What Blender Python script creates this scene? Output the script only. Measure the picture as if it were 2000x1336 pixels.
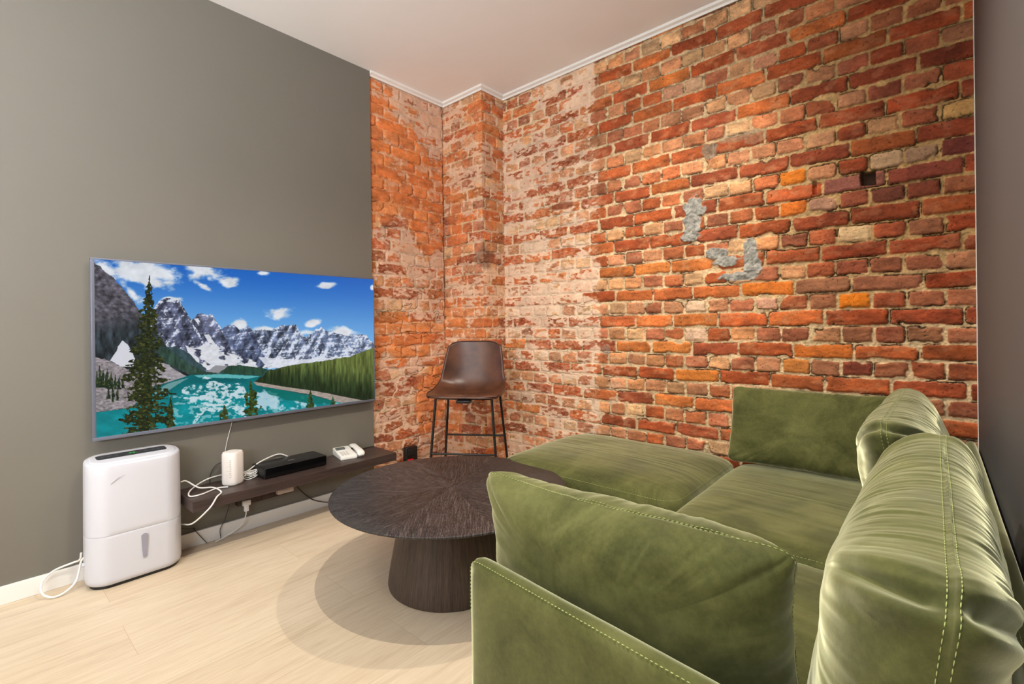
import bpy, bmesh, math
import numpy as np
from mathutils import Vector, Matrix

for o in list(bpy.data.objects):
    bpy.data.objects.remove(o)
C = bpy.context.scene.collection
SC = bpy.context.scene
R = math.radians

# ------------------------------------------------------------------ camera
F_PX, CY_PX = 939.508, 634.90
CAM_H = 1.12
yaw, pitch, roll = R(41.2626), R(-0.0104), R(-0.6658)
cyw, syw = math.cos(yaw), math.sin(yaw)
cp, sp = math.cos(pitch), math.sin(pitch)
cr, sr = math.cos(roll), math.sin(roll)
fwd = Vector((-syw * cp, cyw * cp, sp))
rgt = Vector((cyw, syw, 0))
upv = rgt.cross(fwd)
r2 = rgt * cr + upv * sr
u2 = upv * cr - rgt * sr
cam = bpy.data.cameras.new('camera')
camo = bpy.data.objects.new('camera', cam)
C.objects.link(camo)
m = Matrix.Identity(4)
for i in range(3):
    m[i][0], m[i][1], m[i][2] = r2[i], u2[i], -fwd[i]
m[0][3], m[1][3], m[2][3] = 0, 0, CAM_H
camo.matrix_world = m
cam.sensor_fit = 'HORIZONTAL'
cam.sensor_width = 36
cam.lens = F_PX / 2000 * 36
cam.shift_y = (CY_PX - 668) / 2000
cam.clip_start = 0.02
SC.camera = camo

# ------------------------------------------------------------------ world, light, exposure
SC.view_settings.view_transform = 'Standard'
SC.view_settings.look = 'None'
SC.view_settings.gamma = 1
SC.view_settings.use_curve_mapping = False
SC.view_settings.exposure = -0.18
w = bpy.data.worlds.new('world')
SC.world = w
w.use_nodes = True
w.node_tree.nodes['Background'].inputs[0].default_value = (0.75, 0.87, 1.0, 1)
w.node_tree.nodes['Background'].inputs[1].default_value = 1.0

CEIL = 2.865
WL, WB, WR = -2.882, 2.747, 0.133          # left wall x, brick wall y, right wall x
WALL_END = 1.842                            # where the painted wall gives way to brick
Y_BACK = -3.2
LAMPS = [  # x, y, watts, cone, softness
    (-0.94, 1.875, 100, 136, 0.008),
    (-0.96, 0.91, 150, 136, 0.007),
    (-1.30, -0.50, 26, 140, 0.010),
    (-1.96, -0.40, 12, 150, 0.010),
]
def spot(x, y, watts, cone, soft):
    l = bpy.data.lights.new('downlight_beam', 'SPOT')
    l.energy = watts
    l.color = (1.0, 0.92, 0.80)
    l.spot_size = R(cone)
    l.spot_blend = 0.85
    l.shadow_soft_size = soft
    o = bpy.data.objects.new('downlight_beam', l)
    o.location = (x, y, CEIL - 0.02)
    C.objects.link(o)
for a in LAMPS:
    spot(*a)
# daylight through the window behind the camera
al = bpy.data.lights.new('window_daylight', 'AREA')
al.shape = 'RECTANGLE'
al.size, al.size_y = 1.4, 1.7
al.energy = 330
al.color = (0.89, 0.93, 1.0)
ao = bpy.data.objects.new('window_daylight', al)
ao.location = (WR + 0.03, -1.75, 1.60)
ao.rotation_euler = (0, R(143), 0)          # faces into the room, with an upward tilt added to brighten the ceiling
C.objects.link(ao)

# ------------------------------------------------------------------ helpers
def lin(c):
    out = []
    for v in c[:3]:
        v = v / 255.0
        out.append(v / 12.92 if v <= 0.04045 else ((v + 0.055) / 1.055) ** 2.4)
    return tuple(out)
def lin_np(a):
    a = np.asarray(a, float) / 255.0
    return np.where(a <= 0.04045, a / 12.92, ((a + 0.055) / 1.055) ** 2.4)

def hsh(ix, iy, seed=0):
    ix = np.asarray(ix).astype(np.int64); iy = np.asarray(iy).astype(np.int64)
    h = (ix * 374761393 + iy * 668265263 + seed * 2147483647 + 1013904223) & 0xFFFFFFFF
    h = ((h ^ (h >> 13)) * 1274126177) & 0xFFFFFFFF
    h = ((h ^ (h >> 16)) * 2246822519) & 0xFFFFFFFF
    h = h ^ (h >> 15)
    return (h & 0xFFFFFF) / float(0xFFFFFF)
def vn(x, y, seed=0):
    x = np.asarray(x, float); y = np.asarray(y, float)
    x, y = np.broadcast_arrays(x, y)
    ix = np.floor(x); iy = np.floor(y)
    fx = x - ix; fy = y - iy
    fx = fx * fx * (3 - 2 * fx); fy = fy * fy * (3 - 2 * fy)
    a = hsh(ix, iy, seed); b = hsh(ix + 1, iy, seed)
    c = hsh(ix, iy + 1, seed); d = hsh(ix + 1, iy + 1, seed)
    return (a * (1 - fx) + b * fx) * (1 - fy) + (c * (1 - fx) + d * fx) * fy
def fbm(x, y, octs=4, seed=0):
    s = 0; a = 0.5; t = 0
    for o in range(octs):
        s = s + a * vn(x * 2 ** o + 17.3 * o, y * 2 ** o - 9.1 * o, seed + o)
        t += a; a *= 0.5
    return s / t
def sst(e0, e1, x):
    t = np.clip((x - e0) / (e1 - e0), 0, 1)
    return t * t * (3 - 2 * t)

def tag(o, label=None, cat=None, group=None, kind=None):
    if label: o['label'] = label
    if cat: o['category'] = cat
    if group: o['group'] = group
    if kind: o['kind'] = kind
    return o
def thing(name, label, cat, loc=(0, 0, 0), rotz=0.0, group=None):
    o = bpy.data.objects.new(name, None)
    o.empty_display_size = 0.05
    C.objects.link(o)
    o.location = loc
    o.rotation_euler = (0, 0, rotz)
    return tag(o, label, cat, group)
def link_mesh(name, me, mat, parent=None):
    o = bpy.data.objects.new(name, me)
    C.objects.link(o)
    if mat is not None:
        for mm in (mat if isinstance(mat, (list, tuple)) else [mat]):
            me.materials.append(mm)
    if parent is not None:
        o.parent = parent
    return o
def obj(name, bm, mat, parent=None, smooth=False, auto=None):
    me = bpy.data.meshes.new(name)
    bmesh.ops.recalc_face_normals(bm, faces=bm.faces)
    bm.to_mesh(me); bm.free()
    if smooth:
        for p in me.polygons: p.use_smooth = True
    if auto is not None:
        for p in me.polygons: p.use_smooth = True
        me.set_sharp_from_angle(angle=R(auto))
    return link_mesh(name, me, mat, parent)
def structure(o):
    o['kind'] = 'structure'
    return o
def grid_mesh(name, P, mat, parent=None, closed_u=False, closed_v=False, smooth=True, col=None, flip=False, caps=False):
    """P: (n, m, 3) array"""
    n, mm, _ = P.shape
    idx = np.arange(n * mm).reshape(n, mm)
    a = idx if not closed_u else np.vstack([idx, idx[:1]])
    if closed_v: a = np.hstack([a, a[:, :1]])
    q = np.stack([a[:-1, :-1], a[1:, :-1], a[1:, 1:], a[:-1, 1:]], -1).reshape(-1, 4)
    if flip: q = q[:, ::-1]
    me = bpy.data.meshes.new(name)
    me.vertices.add(n * mm)
    me.vertices.foreach_set('co', P.reshape(-1).astype(np.float32))
    me.loops.add(q.size)
    me.loops.foreach_set('vertex_index', q.reshape(-1).astype(np.int32))
    me.polygons.add(len(q))
    me.polygons.foreach_set('loop_start', (np.arange(len(q)) * 4).astype(np.int32))
    me.polygons.foreach_set('use_smooth', np.full(len(q), smooth))
    if col is not None:
        at = me.color_attributes.new('paint', 'FLOAT_COLOR', 'POINT')
        c4 = np.ones((n * mm, 4), np.float32)
        c4[:, :col.shape[-1]] = col.reshape(n * mm, -1)
        at.data.foreach_set('color', c4.reshape(-1))
    me.update(calc_edges=True)
    me.validate()
    return link_mesh(name, me, mat, parent)
def add_box(bm, lo, hi, bevel=0.0, seg=2, mat=None, mtx=None):
    lo, hi = Vector(lo), Vector(hi)
    g = bmesh.ops.create_cube(bm, size=1.0)
    vs = g['verts']
    for v in vs:
        v.co = Vector([lo[i] + (v.co[i] + 0.5) * (hi[i] - lo[i]) for i in range(3)])
    if bevel > 0:
        es = list({e for v in vs for e in v.link_edges})
        rr = bmesh.ops.bevel(bm, geom=es, offset=bevel, segments=seg, profile=0.5, affect='EDGES')
        vs = list({v for v in vs if v.is_valid} | {v for v in rr['verts'] if v.is_valid})
    if mtx is not None:
        bmesh.ops.transform(bm, matrix=mtx, verts=vs)
    return vs
def add_tube(bm, pts, r, n=8, cap=True):
    pts = [Vector(p) for p in pts]
    rings = []
    prev = None
    for i, p in enumerate(pts):
        if i == 0: t = pts[1] - pts[0]
        elif i == len(pts) - 1: t = pts[-1] - pts[-2]
        else: t = (pts[i + 1] - pts[i]).normalized() + (pts[i] - pts[i - 1]).normalized()
        t.normalize()
        if prev is None:
            a = Vector((0, 0, 1)) if abs(t.z) < 0.9 else Vector((1, 0, 0))
            nrm = (a - t * a.dot(t)).normalized()
        else:
            nrm = (prev - t * prev.dot(t)).normalized()
        prev = nrm
        b = t.cross(nrm)
        rad = r[i] if isinstance(r, (list, tuple)) else r
        rings.append([bm.verts.new(p + (nrm * math.cos(2 * math.pi * k / n) + b * math.sin(2 * math.pi * k / n)) * rad) for k in range(n)])
    for a, b in zip(rings[:-1], rings[1:]):
        for k in range(n):
            bm.faces.new((a[k], a[(k + 1) % n], b[(k + 1) % n], b[k]))
    if cap:
        bm.faces.new(rings[0][::-1]); bm.faces.new(rings[-1])
def spline(pts, n=10):
    pts = [Vector(p) for p in pts]
    P = [pts[0] * 2 - pts[1]] + pts + [pts[-1] * 2 - pts[-2]]
    out = []
    for i in range(1, len(P) - 2):
        p0, p1, p2, p3 = P[i - 1:i + 3]
        for k in range(n):
            t = k / n
            out.append(0.5 * ((2 * p1) + (p2 - p0) * t + (2 * p0 - 5 * p1 + 4 * p2 - p3) * t * t + (3 * p1 - p0 - 3 * p2 + p3) * t ** 3))
    out.append(pts[-1])
    return out
def add_lathe(bm, prof, n=48, origin=(0, 0, 0)):
    ox, oy, oz = origin
    rings = []
    for (r, z) in prof:
        if r < 1e-6:
            rings.append([bm.verts.new((ox, oy, oz + z))])
        else:
            rings.append([bm.verts.new((ox + r * math.cos(2 * math.pi * k / n), oy + r * math.sin(2 * math.pi * k / n), oz + z)) for k in range(n)])
    for a, b in zip(rings[:-1], rings[1:]):
        for k in range(n):
            k2 = (k + 1) % n
            if len(a) == 1 and len(b) == 1: continue
            if len(a) == 1: bm.faces.new((a[0], b[k2], b[k]))
            elif len(b) == 1: bm.faces.new((a[k], a[k2], b[0]))
            else: bm.faces.new((a[k], a[k2], b[k2], b[k]))

# ------------------------------------------------------------------ material helpers
def mat_new(name, color=(200, 200, 200), rough=0.6, metal=0.0, spec=0.5, emit=None, estr=0.0):
    mt = bpy.data.materials.new(name)
    mt.use_nodes = True
    b = mt.node_tree.nodes['Principled BSDF']
    b.inputs['Base Color'].default_value = (*lin(color), 1)
    b.inputs['Roughness'].default_value = rough
    b.inputs['Metallic'].default_value = metal
    b.inputs['Specular IOR Level'].default_value = spec
    if emit is not None:
        b.inputs['Emission Color'].default_value = (*lin(emit), 1)
        b.inputs['Emission Strength'].default_value = estr
    return mt
class NT:
    def __init__(s, mt):
        s.t = mt.node_tree; s.b = s.t.nodes['Principled BSDF']
    def n(s, ty, **kw):
        nd = s.t.nodes.new(ty)
        for k, v in kw.items():
            if k.startswith('i_'):
                key = k[2:]
                nd.inputs[int(key) if key.isdigit() else key.replace('_', ' ')].default_value = v
            else: setattr(nd, k, v)
        return nd
    def l(s, a, b): s.t.links.new(a, b)
    def coord(s, kind='Object', scale=(1, 1, 1), rot=(0, 0, 0), loc=(0, 0, 0)):
        tc = s.n('ShaderNodeTexCoord'); mp = s.n('ShaderNodeMapping')
        mp.inputs['Scale'].default_value = scale; mp.inputs['Rotation'].default_value = rot; mp.inputs['Location'].default_value = loc
        s.l(tc.outputs[kind], mp.inputs[0]); return mp.outputs[0]
    def noise(s, vec, scale, detail=4, rough=0.6, dist=0):
        nd = s.n('ShaderNodeTexNoise', i_Scale=scale, i_Detail=detail, i_Roughness=rough, i_Distortion=dist)
        s.l(vec, nd.inputs['Vector']); return nd.outputs['Fac']
    def ramp(s, fac, stops):
        nd = s.n('ShaderNodeValToRGB'); cr_ = nd.color_ramp
        while len(cr_.elements) < len(stops): cr_.elements.new(0.5)
        for e, (p, c) in zip(cr_.elements, stops):
            e.position = p; e.color = (*c, 1) if len(c) == 3 else c
        s.l(fac, nd.inputs[0]); return nd.outputs[0]
    def mix(s, fac, a, b, mode='MIX'):
        nd = s.n('ShaderNodeMix', data_type='RGBA', blend_type=mode)
        for sock, v in ((0, fac), (6, a), (7, b)):
            if hasattr(v, 'is_output') or isinstance(v, bpy.types.NodeSocket): s.l(v, nd.inputs[sock])
            else: nd.inputs[sock].default_value = v if sock == 0 else ((*v, 1) if len(v) == 3 else v)
        return nd.outputs[2]
    def bump(s, h, strength=0.3, dist=0.01, prev=None):
        nd = s.n('ShaderNodeBump', i_Strength=strength, i_Distance=dist)
        s.l(h, nd.inputs['Height'])
        if prev is not None: s.l(prev, nd.inputs['Normal'])
        s.l(nd.outputs[0], s.b.inputs['Normal']); return nd.outputs[0]

def mat_paint(name, color, rough=0.75, var=0.05, bump=0.05):
    mt = mat_new(name, color, rough); t = NT(mt)
    v = t.coord('Object')
    n1 = t.noise(v, 1.3, 3)
    c = lin(color)
    t.l(t.ramp(n1, [(0.3, tuple(x * (1 - var) for x in c)), (0.7, tuple(min(1, x * (1 + var)) for x in c))]), t.b.inputs['Base Color'])
    t.bump(t.noise(v, 260, 3), bump, 0.002)
    return mt

M = {}
M['wall_grey'] = mat_paint('olive_grey_wall_paint', (113, 108, 97), 0.6, 0.03)
M['wall_dark'] = mat_paint('charcoal_wall_paint', (84, 82, 82), 0.55, 0.04)
M['wall_white'] = mat_paint('off_white_wall_paint', (228, 222, 212), 0.7, 0.02)
M['ceiling'] = mat_paint('ceiling_paint', (246, 244, 241), 0.8, 0.015)
M['trim'] = mat_new('white_trim_paint', (236, 233, 226), 0.45)
M['white_plastic'] = mat_new('white_plastic', (236, 236, 240), 0.35)
M['white_cable'] = mat_new('white_cable', (235, 232, 225), 0.45)
M['black_plastic'] = mat_new('black_plastic', (22, 22, 24), 0.35)
M['black_gloss'] = mat_new('black_gloss', (10, 10, 11), 0.12)
M['black_metal'] = mat_new('black_powder_coated_metal', (34, 31, 29), 0.4, 0.3)
M['red'] = mat_new('red_plastic', (215, 30, 28), 0.4)

def mat_velvet():
    mt = mat_new('green_velvet', (96, 106, 60), 0.85, spec=0.25)
    t = NT(mt)
    v = t.coord('Object')
    n1 = t.noise(v, 4.2, 6, 0.62, 0.9)
    n2 = t.noise(v, 90.0, 3, 0.7)
    c = t.ramp(n1, [(0.32, lin((57, 60, 27))), (0.50, lin((84, 86, 42))), (0.68, lin((113, 113, 66)))])
    c = t.mix(0.25, c, t.ramp(n2, [(0.3, lin((44, 48, 22))), (0.75, lin((104, 106, 60)))]))
    t.l(c, t.b.inputs['Base Color'])
    t.b.inputs['Sheen Weight'].default_value = 1.0
    t.b.inputs['Sheen Roughness'].default_value = 0.36
    t.b.inputs['Sheen Tint'].default_value = (*lin((232, 230, 190)), 1)
    b1 = t.bump(t.noise(v, 900, 2), 0.12, 0.001)
    nb = t.bump(n2, 0.10, 0.002, b1)
    sh = t.n('ShaderNodeBsdfSheen'); sh.inputs['Color'].default_value = (0.27, 0.285, 0.18, 1); sh.inputs['Roughness'].default_value = 0.34
    t.l(nb, sh.inputs['Normal'])
    ad_ = t.n('ShaderNodeAddShader')
    t.l(t.b.outputs[0], ad_.inputs[0]); t.l(sh.outputs[0], ad_.inputs[1])
    t.l(ad_.outputs[0], t.t.nodes['Material Output'].inputs['Surface'])
    return mt
M['velvet'] = mat_velvet()
M['thread'] = mat_new('pale_green_thread', (172, 182, 112), 0.7)

def mat_floor():
    mt = mat_new('pale_oak_laminate', (226, 208, 180), 0.42, spec=0.35)
    t = NT(mt)
    # planks run along world Y: rotate so that texture X = world Y
    tc = t.n('ShaderNodeTexCoord'); sp_ = t.n('ShaderNodeSeparateXYZ'); cb = t.n('ShaderNodeCombineXYZ')
    t.l(tc.outputs['Object'], sp_.inputs[0])
    ay = t.n('ShaderNodeMath', operation='ADD'); ay.inputs[1].default_value = 11.835
    ax = t.n('ShaderNodeMath', operation='ADD'); ax.inputs[1].default_value = 4.5 * 0.243 * 2 + 2.07 + 0.243 * 3 - 0.243 * 9 + 0.243 * 6
    t.l(sp_.outputs[1], ay.inputs[0]); t.l(sp_.outputs[0], ax.inputs[0])
    t.l(ay.outputs[0], cb.inputs[0]); t.l(ax.outputs[0], cb.inputs[1])
    br = t.n('ShaderNodeTexBrick')
    br.offset = 0.5256; br.offset_frequency = 2; br.squash = 1.0
    br.inputs['Scale'].default_value = 1.0
    br.inputs['Brick Width'].default_value = 1.29
    br.inputs['Row Height'].default_value = 0.243
    br.inputs['Mortar Size'].default_value = 0.0008
    br.inputs['Mortar Smooth'].default_value = 0.1
    br.inputs['Color1'].default_value = (0, 0, 0, 1); br.inputs['Color2'].default_value = (1, 1, 1, 1)
    br.inputs['Mortar'].default_value = (0.5, 0.5, 0.5, 1)
    t.l(cb.outputs[0], br.inputs['Vector'])
    # grain
    sc = t.n('ShaderNodeVectorMath', operation='MULTIPLY'); sc.inputs[1].default_value = (1.1, 13, 1)
    t.l(cb.outputs[0], sc.inputs[0])
    off = t.n('ShaderNodeVectorMath', operation='ADD'); t.l(sc.outputs[0], off.inputs[0])
    ms = t.n('ShaderNodeVectorMath', operation='SCALE'); ms.inputs['Scale'].default_value = 37.0
    t.l(br.outputs['Color'], ms.inputs[0]); t.l(ms.outputs[0], off.inputs[1])
    g1 = t.noise(off.outputs[0], 1.6, 6, 0.6, 1.2)
    g2 = t.noise(off.outputs[0], 9.0, 3, 0.6, 0.3)
    c = t.ramp(g1, [(0.25, lin((184, 161, 132))), (0.45, lin((204, 184, 156))), (0.62, lin((211, 192, 165))), (0.8, lin((194, 171, 143)))])
    c = t.mix(0.22, c, t.ramp(g2, [(0.3, lin((200, 178, 148))), (0.6, lin((236, 220, 196)))]))
    c = t.mix(0.10, c, br.outputs['Color'], 'SOFT_LIGHT')
    c = t.mix(br.outputs['Fac'], c, lin((186, 164, 134)))
    t.l(c, t.b.inputs['Base Color'])
    t.bump(g2, 0.05, 0.002)
    return mt
M['floor'] = mat_floor()

def mat_attr(name, rough=0.9, spec=0.2, fine=True):
    mt = mat_new(name, (200, 120, 80), rough, spec=spec); t = NT(mt)
    at = t.n('ShaderNodeAttribute', attribute_name='paint')
    v = t.coord('Object')
    n1 = t.noise(v, 120, 4, 0.65)
    n2 = t.noise(v, 28, 4, 0.6, 0.5)
    c = t.mix(0.30, at.outputs['Color'], t.ramp(n2, [(0.25, (0.35, 0.3, 0.28)), (0.5, (0.5, 0.5, 0.5)), (0.78, (0.72, 0.7, 0.66))]), 'OVERLAY')
    c = t.mix(0.30, c, t.ramp(n1, [(0.28, (0.3, 0.26, 0.24)), (0.5, (0.5, 0.5, 0.5)), (0.75, (0.72, 0.72, 0.7))]), 'OVERLAY')
    t.l(c, t.b.inputs['Base Color'])
    n3 = t.noise(v, 420, 3, 0.7)
    b0 = t.bump(n3, 0.6, 0.0016)
    b1 = t.bump(n1, 0.5, 0.004, b0)
    t.bump(n2, 0.25, 0.008, b1)
    return mt
M['brick'] = mat_attr('weathered_brick')

# ------------------------------------------------------------------ room shell
def plane_box(name, lo, hi, mat, bevel=0.0):
    bm = bmesh.new(); add_box(bm, lo, hi, bevel)
    return structure(obj(name, bm, mat))
plane_box('floor', (WL - 0.3, Y_BACK - 0.1, -0.1), (WR + 0.2, WB + 0.3, 0.0), M['floor'])
plane_box('ceiling', (WL - 0.3, Y_BACK - 0.1, CEIL), (WR + 0.2, WB + 0.3, CEIL + 0.1), M['ceiling'])
plane_box('wall_left', (WL - 0.2, Y_BACK, 0), (WL, WALL_END, CEIL), M['wall_grey'])
# the right hand wall, its window lies behind the camera
def right_wall():
    bm = bmesh.new()
    x0, x1 = WR, WR + 0.12
    wy0, wy1, wz0, wz1 = -2.62, -0.88, 0.9, 2.3
    add_box(bm, (x0, Y_BACK, 0), (x1, wy0, CEIL)); add_box(bm, (x0, wy1, 0), (x1, WB + 0.02, CEIL))
    add_box(bm, (x0, wy0, 0), (x1, wy1, wz0)); add_box(bm, (x0, wy0, wz1), (x1, wy1, CEIL))
    structure(obj('wall_right', bm, M['wall_dark']))
    bm = bmesh.new()
    for lo, hi in (((wy0, wz0), (wy0 + 0.05, wz1)), ((wy1 - 0.05, wz0), (wy1, wz1)), ((wy0, wz0), (wy1, wz0 + 0.05)), ((wy0, wz1 - 0.05), (wy1, wz1))):
        add_box(bm, (x0 + 0.055, lo[0], lo[1]), (x0 + 0.11, hi[0], hi[1]), 0.003)
    structure(obj('window_1', bm, M['trim']))
right_wall()
plane_box('wall_rear', (WL - 0.2, Y_BACK - 0.15, 0), (WR + 0.12, Y_BACK, CEIL), M['wall_white'])
BB_H = 0.074
bm = bmesh.new(); add_box(bm, (WL, Y_BACK, 0), (WL + 0.014, WALL_END, BB_H), 0.002)
structure(obj('baseboard_left', bm, M['trim']))
bm = bmesh.new(); add_box(bm, (WR - 0.0022, WB - 0.024, 0.0), (WR + 0.001, WB + 0.01, CEIL), 0.0005)
structure(obj('trim_1', bm, M['trim']))

# ------------------------------------------------------------------ brickwork
PAL_S = np.array([(204, 104, 58), (192, 94, 52), (212, 118, 64), (184, 90, 54), (182, 94, 62), (218, 128, 66), (172, 88, 60), (198, 104, 62), (186, 94, 58), (210, 116, 66)], float)
PAL_H = np.array([(220, 156, 120), (212, 138, 100), (204, 120, 80), (226, 174, 134), (194, 120, 92), (230, 188, 150), (202, 106, 62), (210, 148, 116), (188, 116, 90), (222, 158, 114)], float)
OVER = [(-0.545, 1.844, 235, 130, 30), (-0.524, 1.69, 230, 120, 35), (-0.285, 1.54, 215, 180, 125), (-0.194, 1.854, 190, 155, 110), (-0.068, 1.851, 160, 125, 90), (-0.052, 1.78, 140, 66, 44), (-0.159, 1.698, 125, 66, 44), (-0.039, 1.702, 135, 66, 40), (0.048, 1.857, 120, 56, 42), (-0.315, 1.78, 160, 95, 75), (-0.402, 1.69, 190, 140, 105), (-0.261, 1.215, 240, 130, 20), (-0.56, 1.292, 225, 110, 35), (-0.393, 1.297, 175, 115, 75), (-0.405, 0.978, 225, 120, 40), (-0.28, 0.901, 150, 72, 46), (-0.133, 1.294, 165, 100, 65), (-1.244, 1.462, 235, 140, 60), (-0.649, 1.292, 240, 130, 40), (-1.015, 1.215, 245, 205, 160), (-0.64, 1.218, 235, 175, 135), (-1.028, 1.063, 240, 200, 160), (-1.155, 0.979, 235, 140, 60), (-1.019, 0.824, 240, 140, 50), (-1.307, 2.795, 205, 165, 115), (-1.01, 2.616, 225, 180, 120), (-0.897, 2.624, 220, 160, 100), (-0.989, 2.463, 235, 190, 140), (-1.107, 2.461, 225, 165, 120), (-0.637, 2.466, 225, 155, 110), (-0.773, 2.319, 225, 155, 100), (-0.653, 2.313, 215, 165, 110), (0.066, 2.012, 200, 155, 85), (-0.193, 2.017, 185, 135, 85), (-0.52, 0.901, 235, 145, 60)]
CZ = 0.07875
def brick_ids(s, z, jit=1.0):
    zc = (z - 0.82) / CZ
    i = np.floor(zc + 0.5)
    k = np.floor(i / 2)
    stretch = (np.mod(i, 2) == 0)
    ph = np.where(stretch, np.where(np.mod(k, 2) == 0, 0.094, -0.040), 0.032)
    ph = ph + (hsh(i, i * 0 + 3, 7) - 0.5) * 0.014 * jit
    pit = np.where(stretch, 0.248, 0.124)
    t = (s - ph) / pit
    n0 = np.floor(t)
    # joint jitter
    jl = (hsh(n0, i, 11) - 0.5) * 0.012
    jr = (hsh(n0 + 1, i, 11) - 0.5) * 0.012
    xl = ph + n0 * pit + jl; xr = ph + (n0 + 1) * pit + jr
    lowm = s < xl; him = s > xr
    n = n0 - lowm + him
    jl = (hsh(n, i, 11) - 0.5) * 0.012
    jr = (hsh(n + 1, i, 11) - 0.5) * 0.012
    xl = ph + n * pit + jl; xr = ph + (n + 1) * pit + jr
    return i, n, stretch, xl, xr
def brick_field(s, z, seed=0, jag=1.0, joint=1.0, rough_low=None, main=False):
    """height above the mortar plane (metres) and albedo for wall coordinates"""
    sw = s + 0.010 * (fbm(s * 5, z * 5, 2, seed + 40) - 0.5) * jag
    zw = z + 0.012 * (fbm(s * 3.2, z * 6, 3, seed + 50) - 0.5) * jag
    if rough_low is not None:
        g = rough_low
        sw = sw + 0.10 * (fbm(s * 5, z * 7, 3, seed + 60) - 0.5) * g
        zw = zw + 0.10 * (fbm(s * 5 + 9, z * 7, 3, seed + 61) - 0.5) * g
    i, n, st, xl, xr = brick_ids(sw, zw)
    # each brick a little tilted and offset
    ra = hsh(n, i, seed + 1); rb = hsh(n, i, seed + 2); rc = hsh(n, i, seed + 3); rd = hsh(n, i, seed + 4); re = hsh(n, i, seed + 5)
    cx = (xl + xr) / 2; cz = 0.82 + i * CZ + (rb - 0.5) * 0.005
    lx = sw - cx; lz = zw - cz - lx * (rc - 0.5) * 0.05
    hx = (xr - xl) / 2 - (0.0038 + 0.0035 * ra) * joint
    hz = CZ / 2 - (0.0036 + 0.0036 * rd) * joint
    rr = 0.006 + 0.012 * re * re
    qx = np.abs(lx) - hx + rr; qz = np.abs(lz) - hz + rr
    d = np.hypot(np.maximum(qx, 0), np.maximum(qz, 0)) + np.minimum(np.maximum(qx, qz), 0) - rr
    j1 = fbm(s * 70, z * 70, 3, seed + 20) - 0.5
    j2 = fbm(s * 190, z * 190, 2, seed + 27) - 0.5
    j0 = fbm(s * 24, z * 24, 2, seed + 21) - 0.5
    chip = np.maximum(0, fbm(s * 17, z * 17, 2, seed + 22) - 0.66) * 0.055
    d = d + 0.0035 * j2 * jag + 0.0055 * j1 * jag + 0.0065 * j0 * jag + chip * jag
    inb = sst(0.0012, -0.0030, d)
    prot = 0.0055 + 0.007 * ra
    face = prot + (hsh(n, i, seed + 8) - 0.5) * 0.10 * lx * (np.abs(lx) < 0.2) + (rb - 0.5) * 0.12 * lz
    face = face + 0.003 * (fbm(s * 30, z * 45, 3, seed + 23) - 0.5) * 2 - 0.004 * sst(-0.012, -0.001, d)
    mort = 0.0020 * (fbm(s * 60, z * 60, 3, seed + 24) - 0.5) * 2 + 0.0030 * (fbm(s * 170, z * 170, 2, seed + 28) - 0.5) * 2 + 0.004 * (vn(s * 9, z * 9, seed + 25) - 0.5)
    # gaps where the mortar has fallen out next to a brick
    gap = sst(0.50, 0.66, vn(s * 14, z * 26, seed + 26)) * sst(0.0050, 0.0012, d) * sst(-0.0012, 0.0006, d)
    mort = mort - 0.014 * gap
    h = mort * (1 - inb) + face * inb
    # colour
    pi = (hsh(n, i, seed + 31) * 9.999).astype(int)
    base = np.where(st[..., None], PAL_S[pi], PAL_H[pi])
    base = base * np.array((0.98, 0.91, 0.78)) * (0.86 + 0.22 * hsh(n, i, seed + 32))[..., None]
    bl = fbm(s * 14 + 31 * ra, z * 26, 3, seed + 33)[..., None]
    base = base * (0.74 + 0.50 * bl)
    scuff = sst(0.55, 0.75, fbm(s * 20 + 7 * rb, z * 34, 3, seed + 34))[..., None]
    pale = np.array((214, 158, 112.))
    base = base * (1 - 0.35 * scuff) + pale * 0.35 * scuff
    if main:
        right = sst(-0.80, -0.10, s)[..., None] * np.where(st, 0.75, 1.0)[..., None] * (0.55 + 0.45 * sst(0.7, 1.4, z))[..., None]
        dull = np.array((0.74, 0.62, 0.60))  # browner bricks, with part of the light's falloff painted in
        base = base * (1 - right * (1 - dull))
        for (ox, oz, r_, g_, b_) in OVER:
            ii, nn, _, _, _ = brick_ids(np.array([ox]), np.array([oz]))
            msk = (i == ii[0]) & (n == nn[0])
            base[msk] = np.array((r_ * 0.93, g_ * 0.9, b_ * 0.90 + 2), float) * (0.84 + 0.3 * bl[msk])
    mc = np.array((208, 180, 140.)) * (0.70 + 0.36 * fbm(s * 40, z * 40, 3, seed + 35) + 0.28 * fbm(s * 150, z * 150, 2, seed + 29))[..., None]
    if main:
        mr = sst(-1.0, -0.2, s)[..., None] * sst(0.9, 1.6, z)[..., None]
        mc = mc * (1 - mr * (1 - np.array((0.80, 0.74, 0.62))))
    mc = mc * (1 - 0.55 * gap[..., None])  # shade inside the gaps painted into the mortar colour
    pit = sst(0.76, 0.86, fbm(s * 150, z * 150, 2, seed + 36))[..., None]
    base = base * (0.90 + 0.20 * fbm(s * 90, z * 150, 2, seed + 37)[..., None]) * (1 - 0.35 * pit)
    face = face - 0.002 * pit[..., 0]
    h = mort * (1 - inb) + face * inb
    grey = base.mean(-1, keepdims=True)
    base = base * 0.88 + grey * 0.12
    e = inb[..., None]
    col = mc * (1 - e) + base * e
    return h, col, inb, d, i, n

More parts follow.
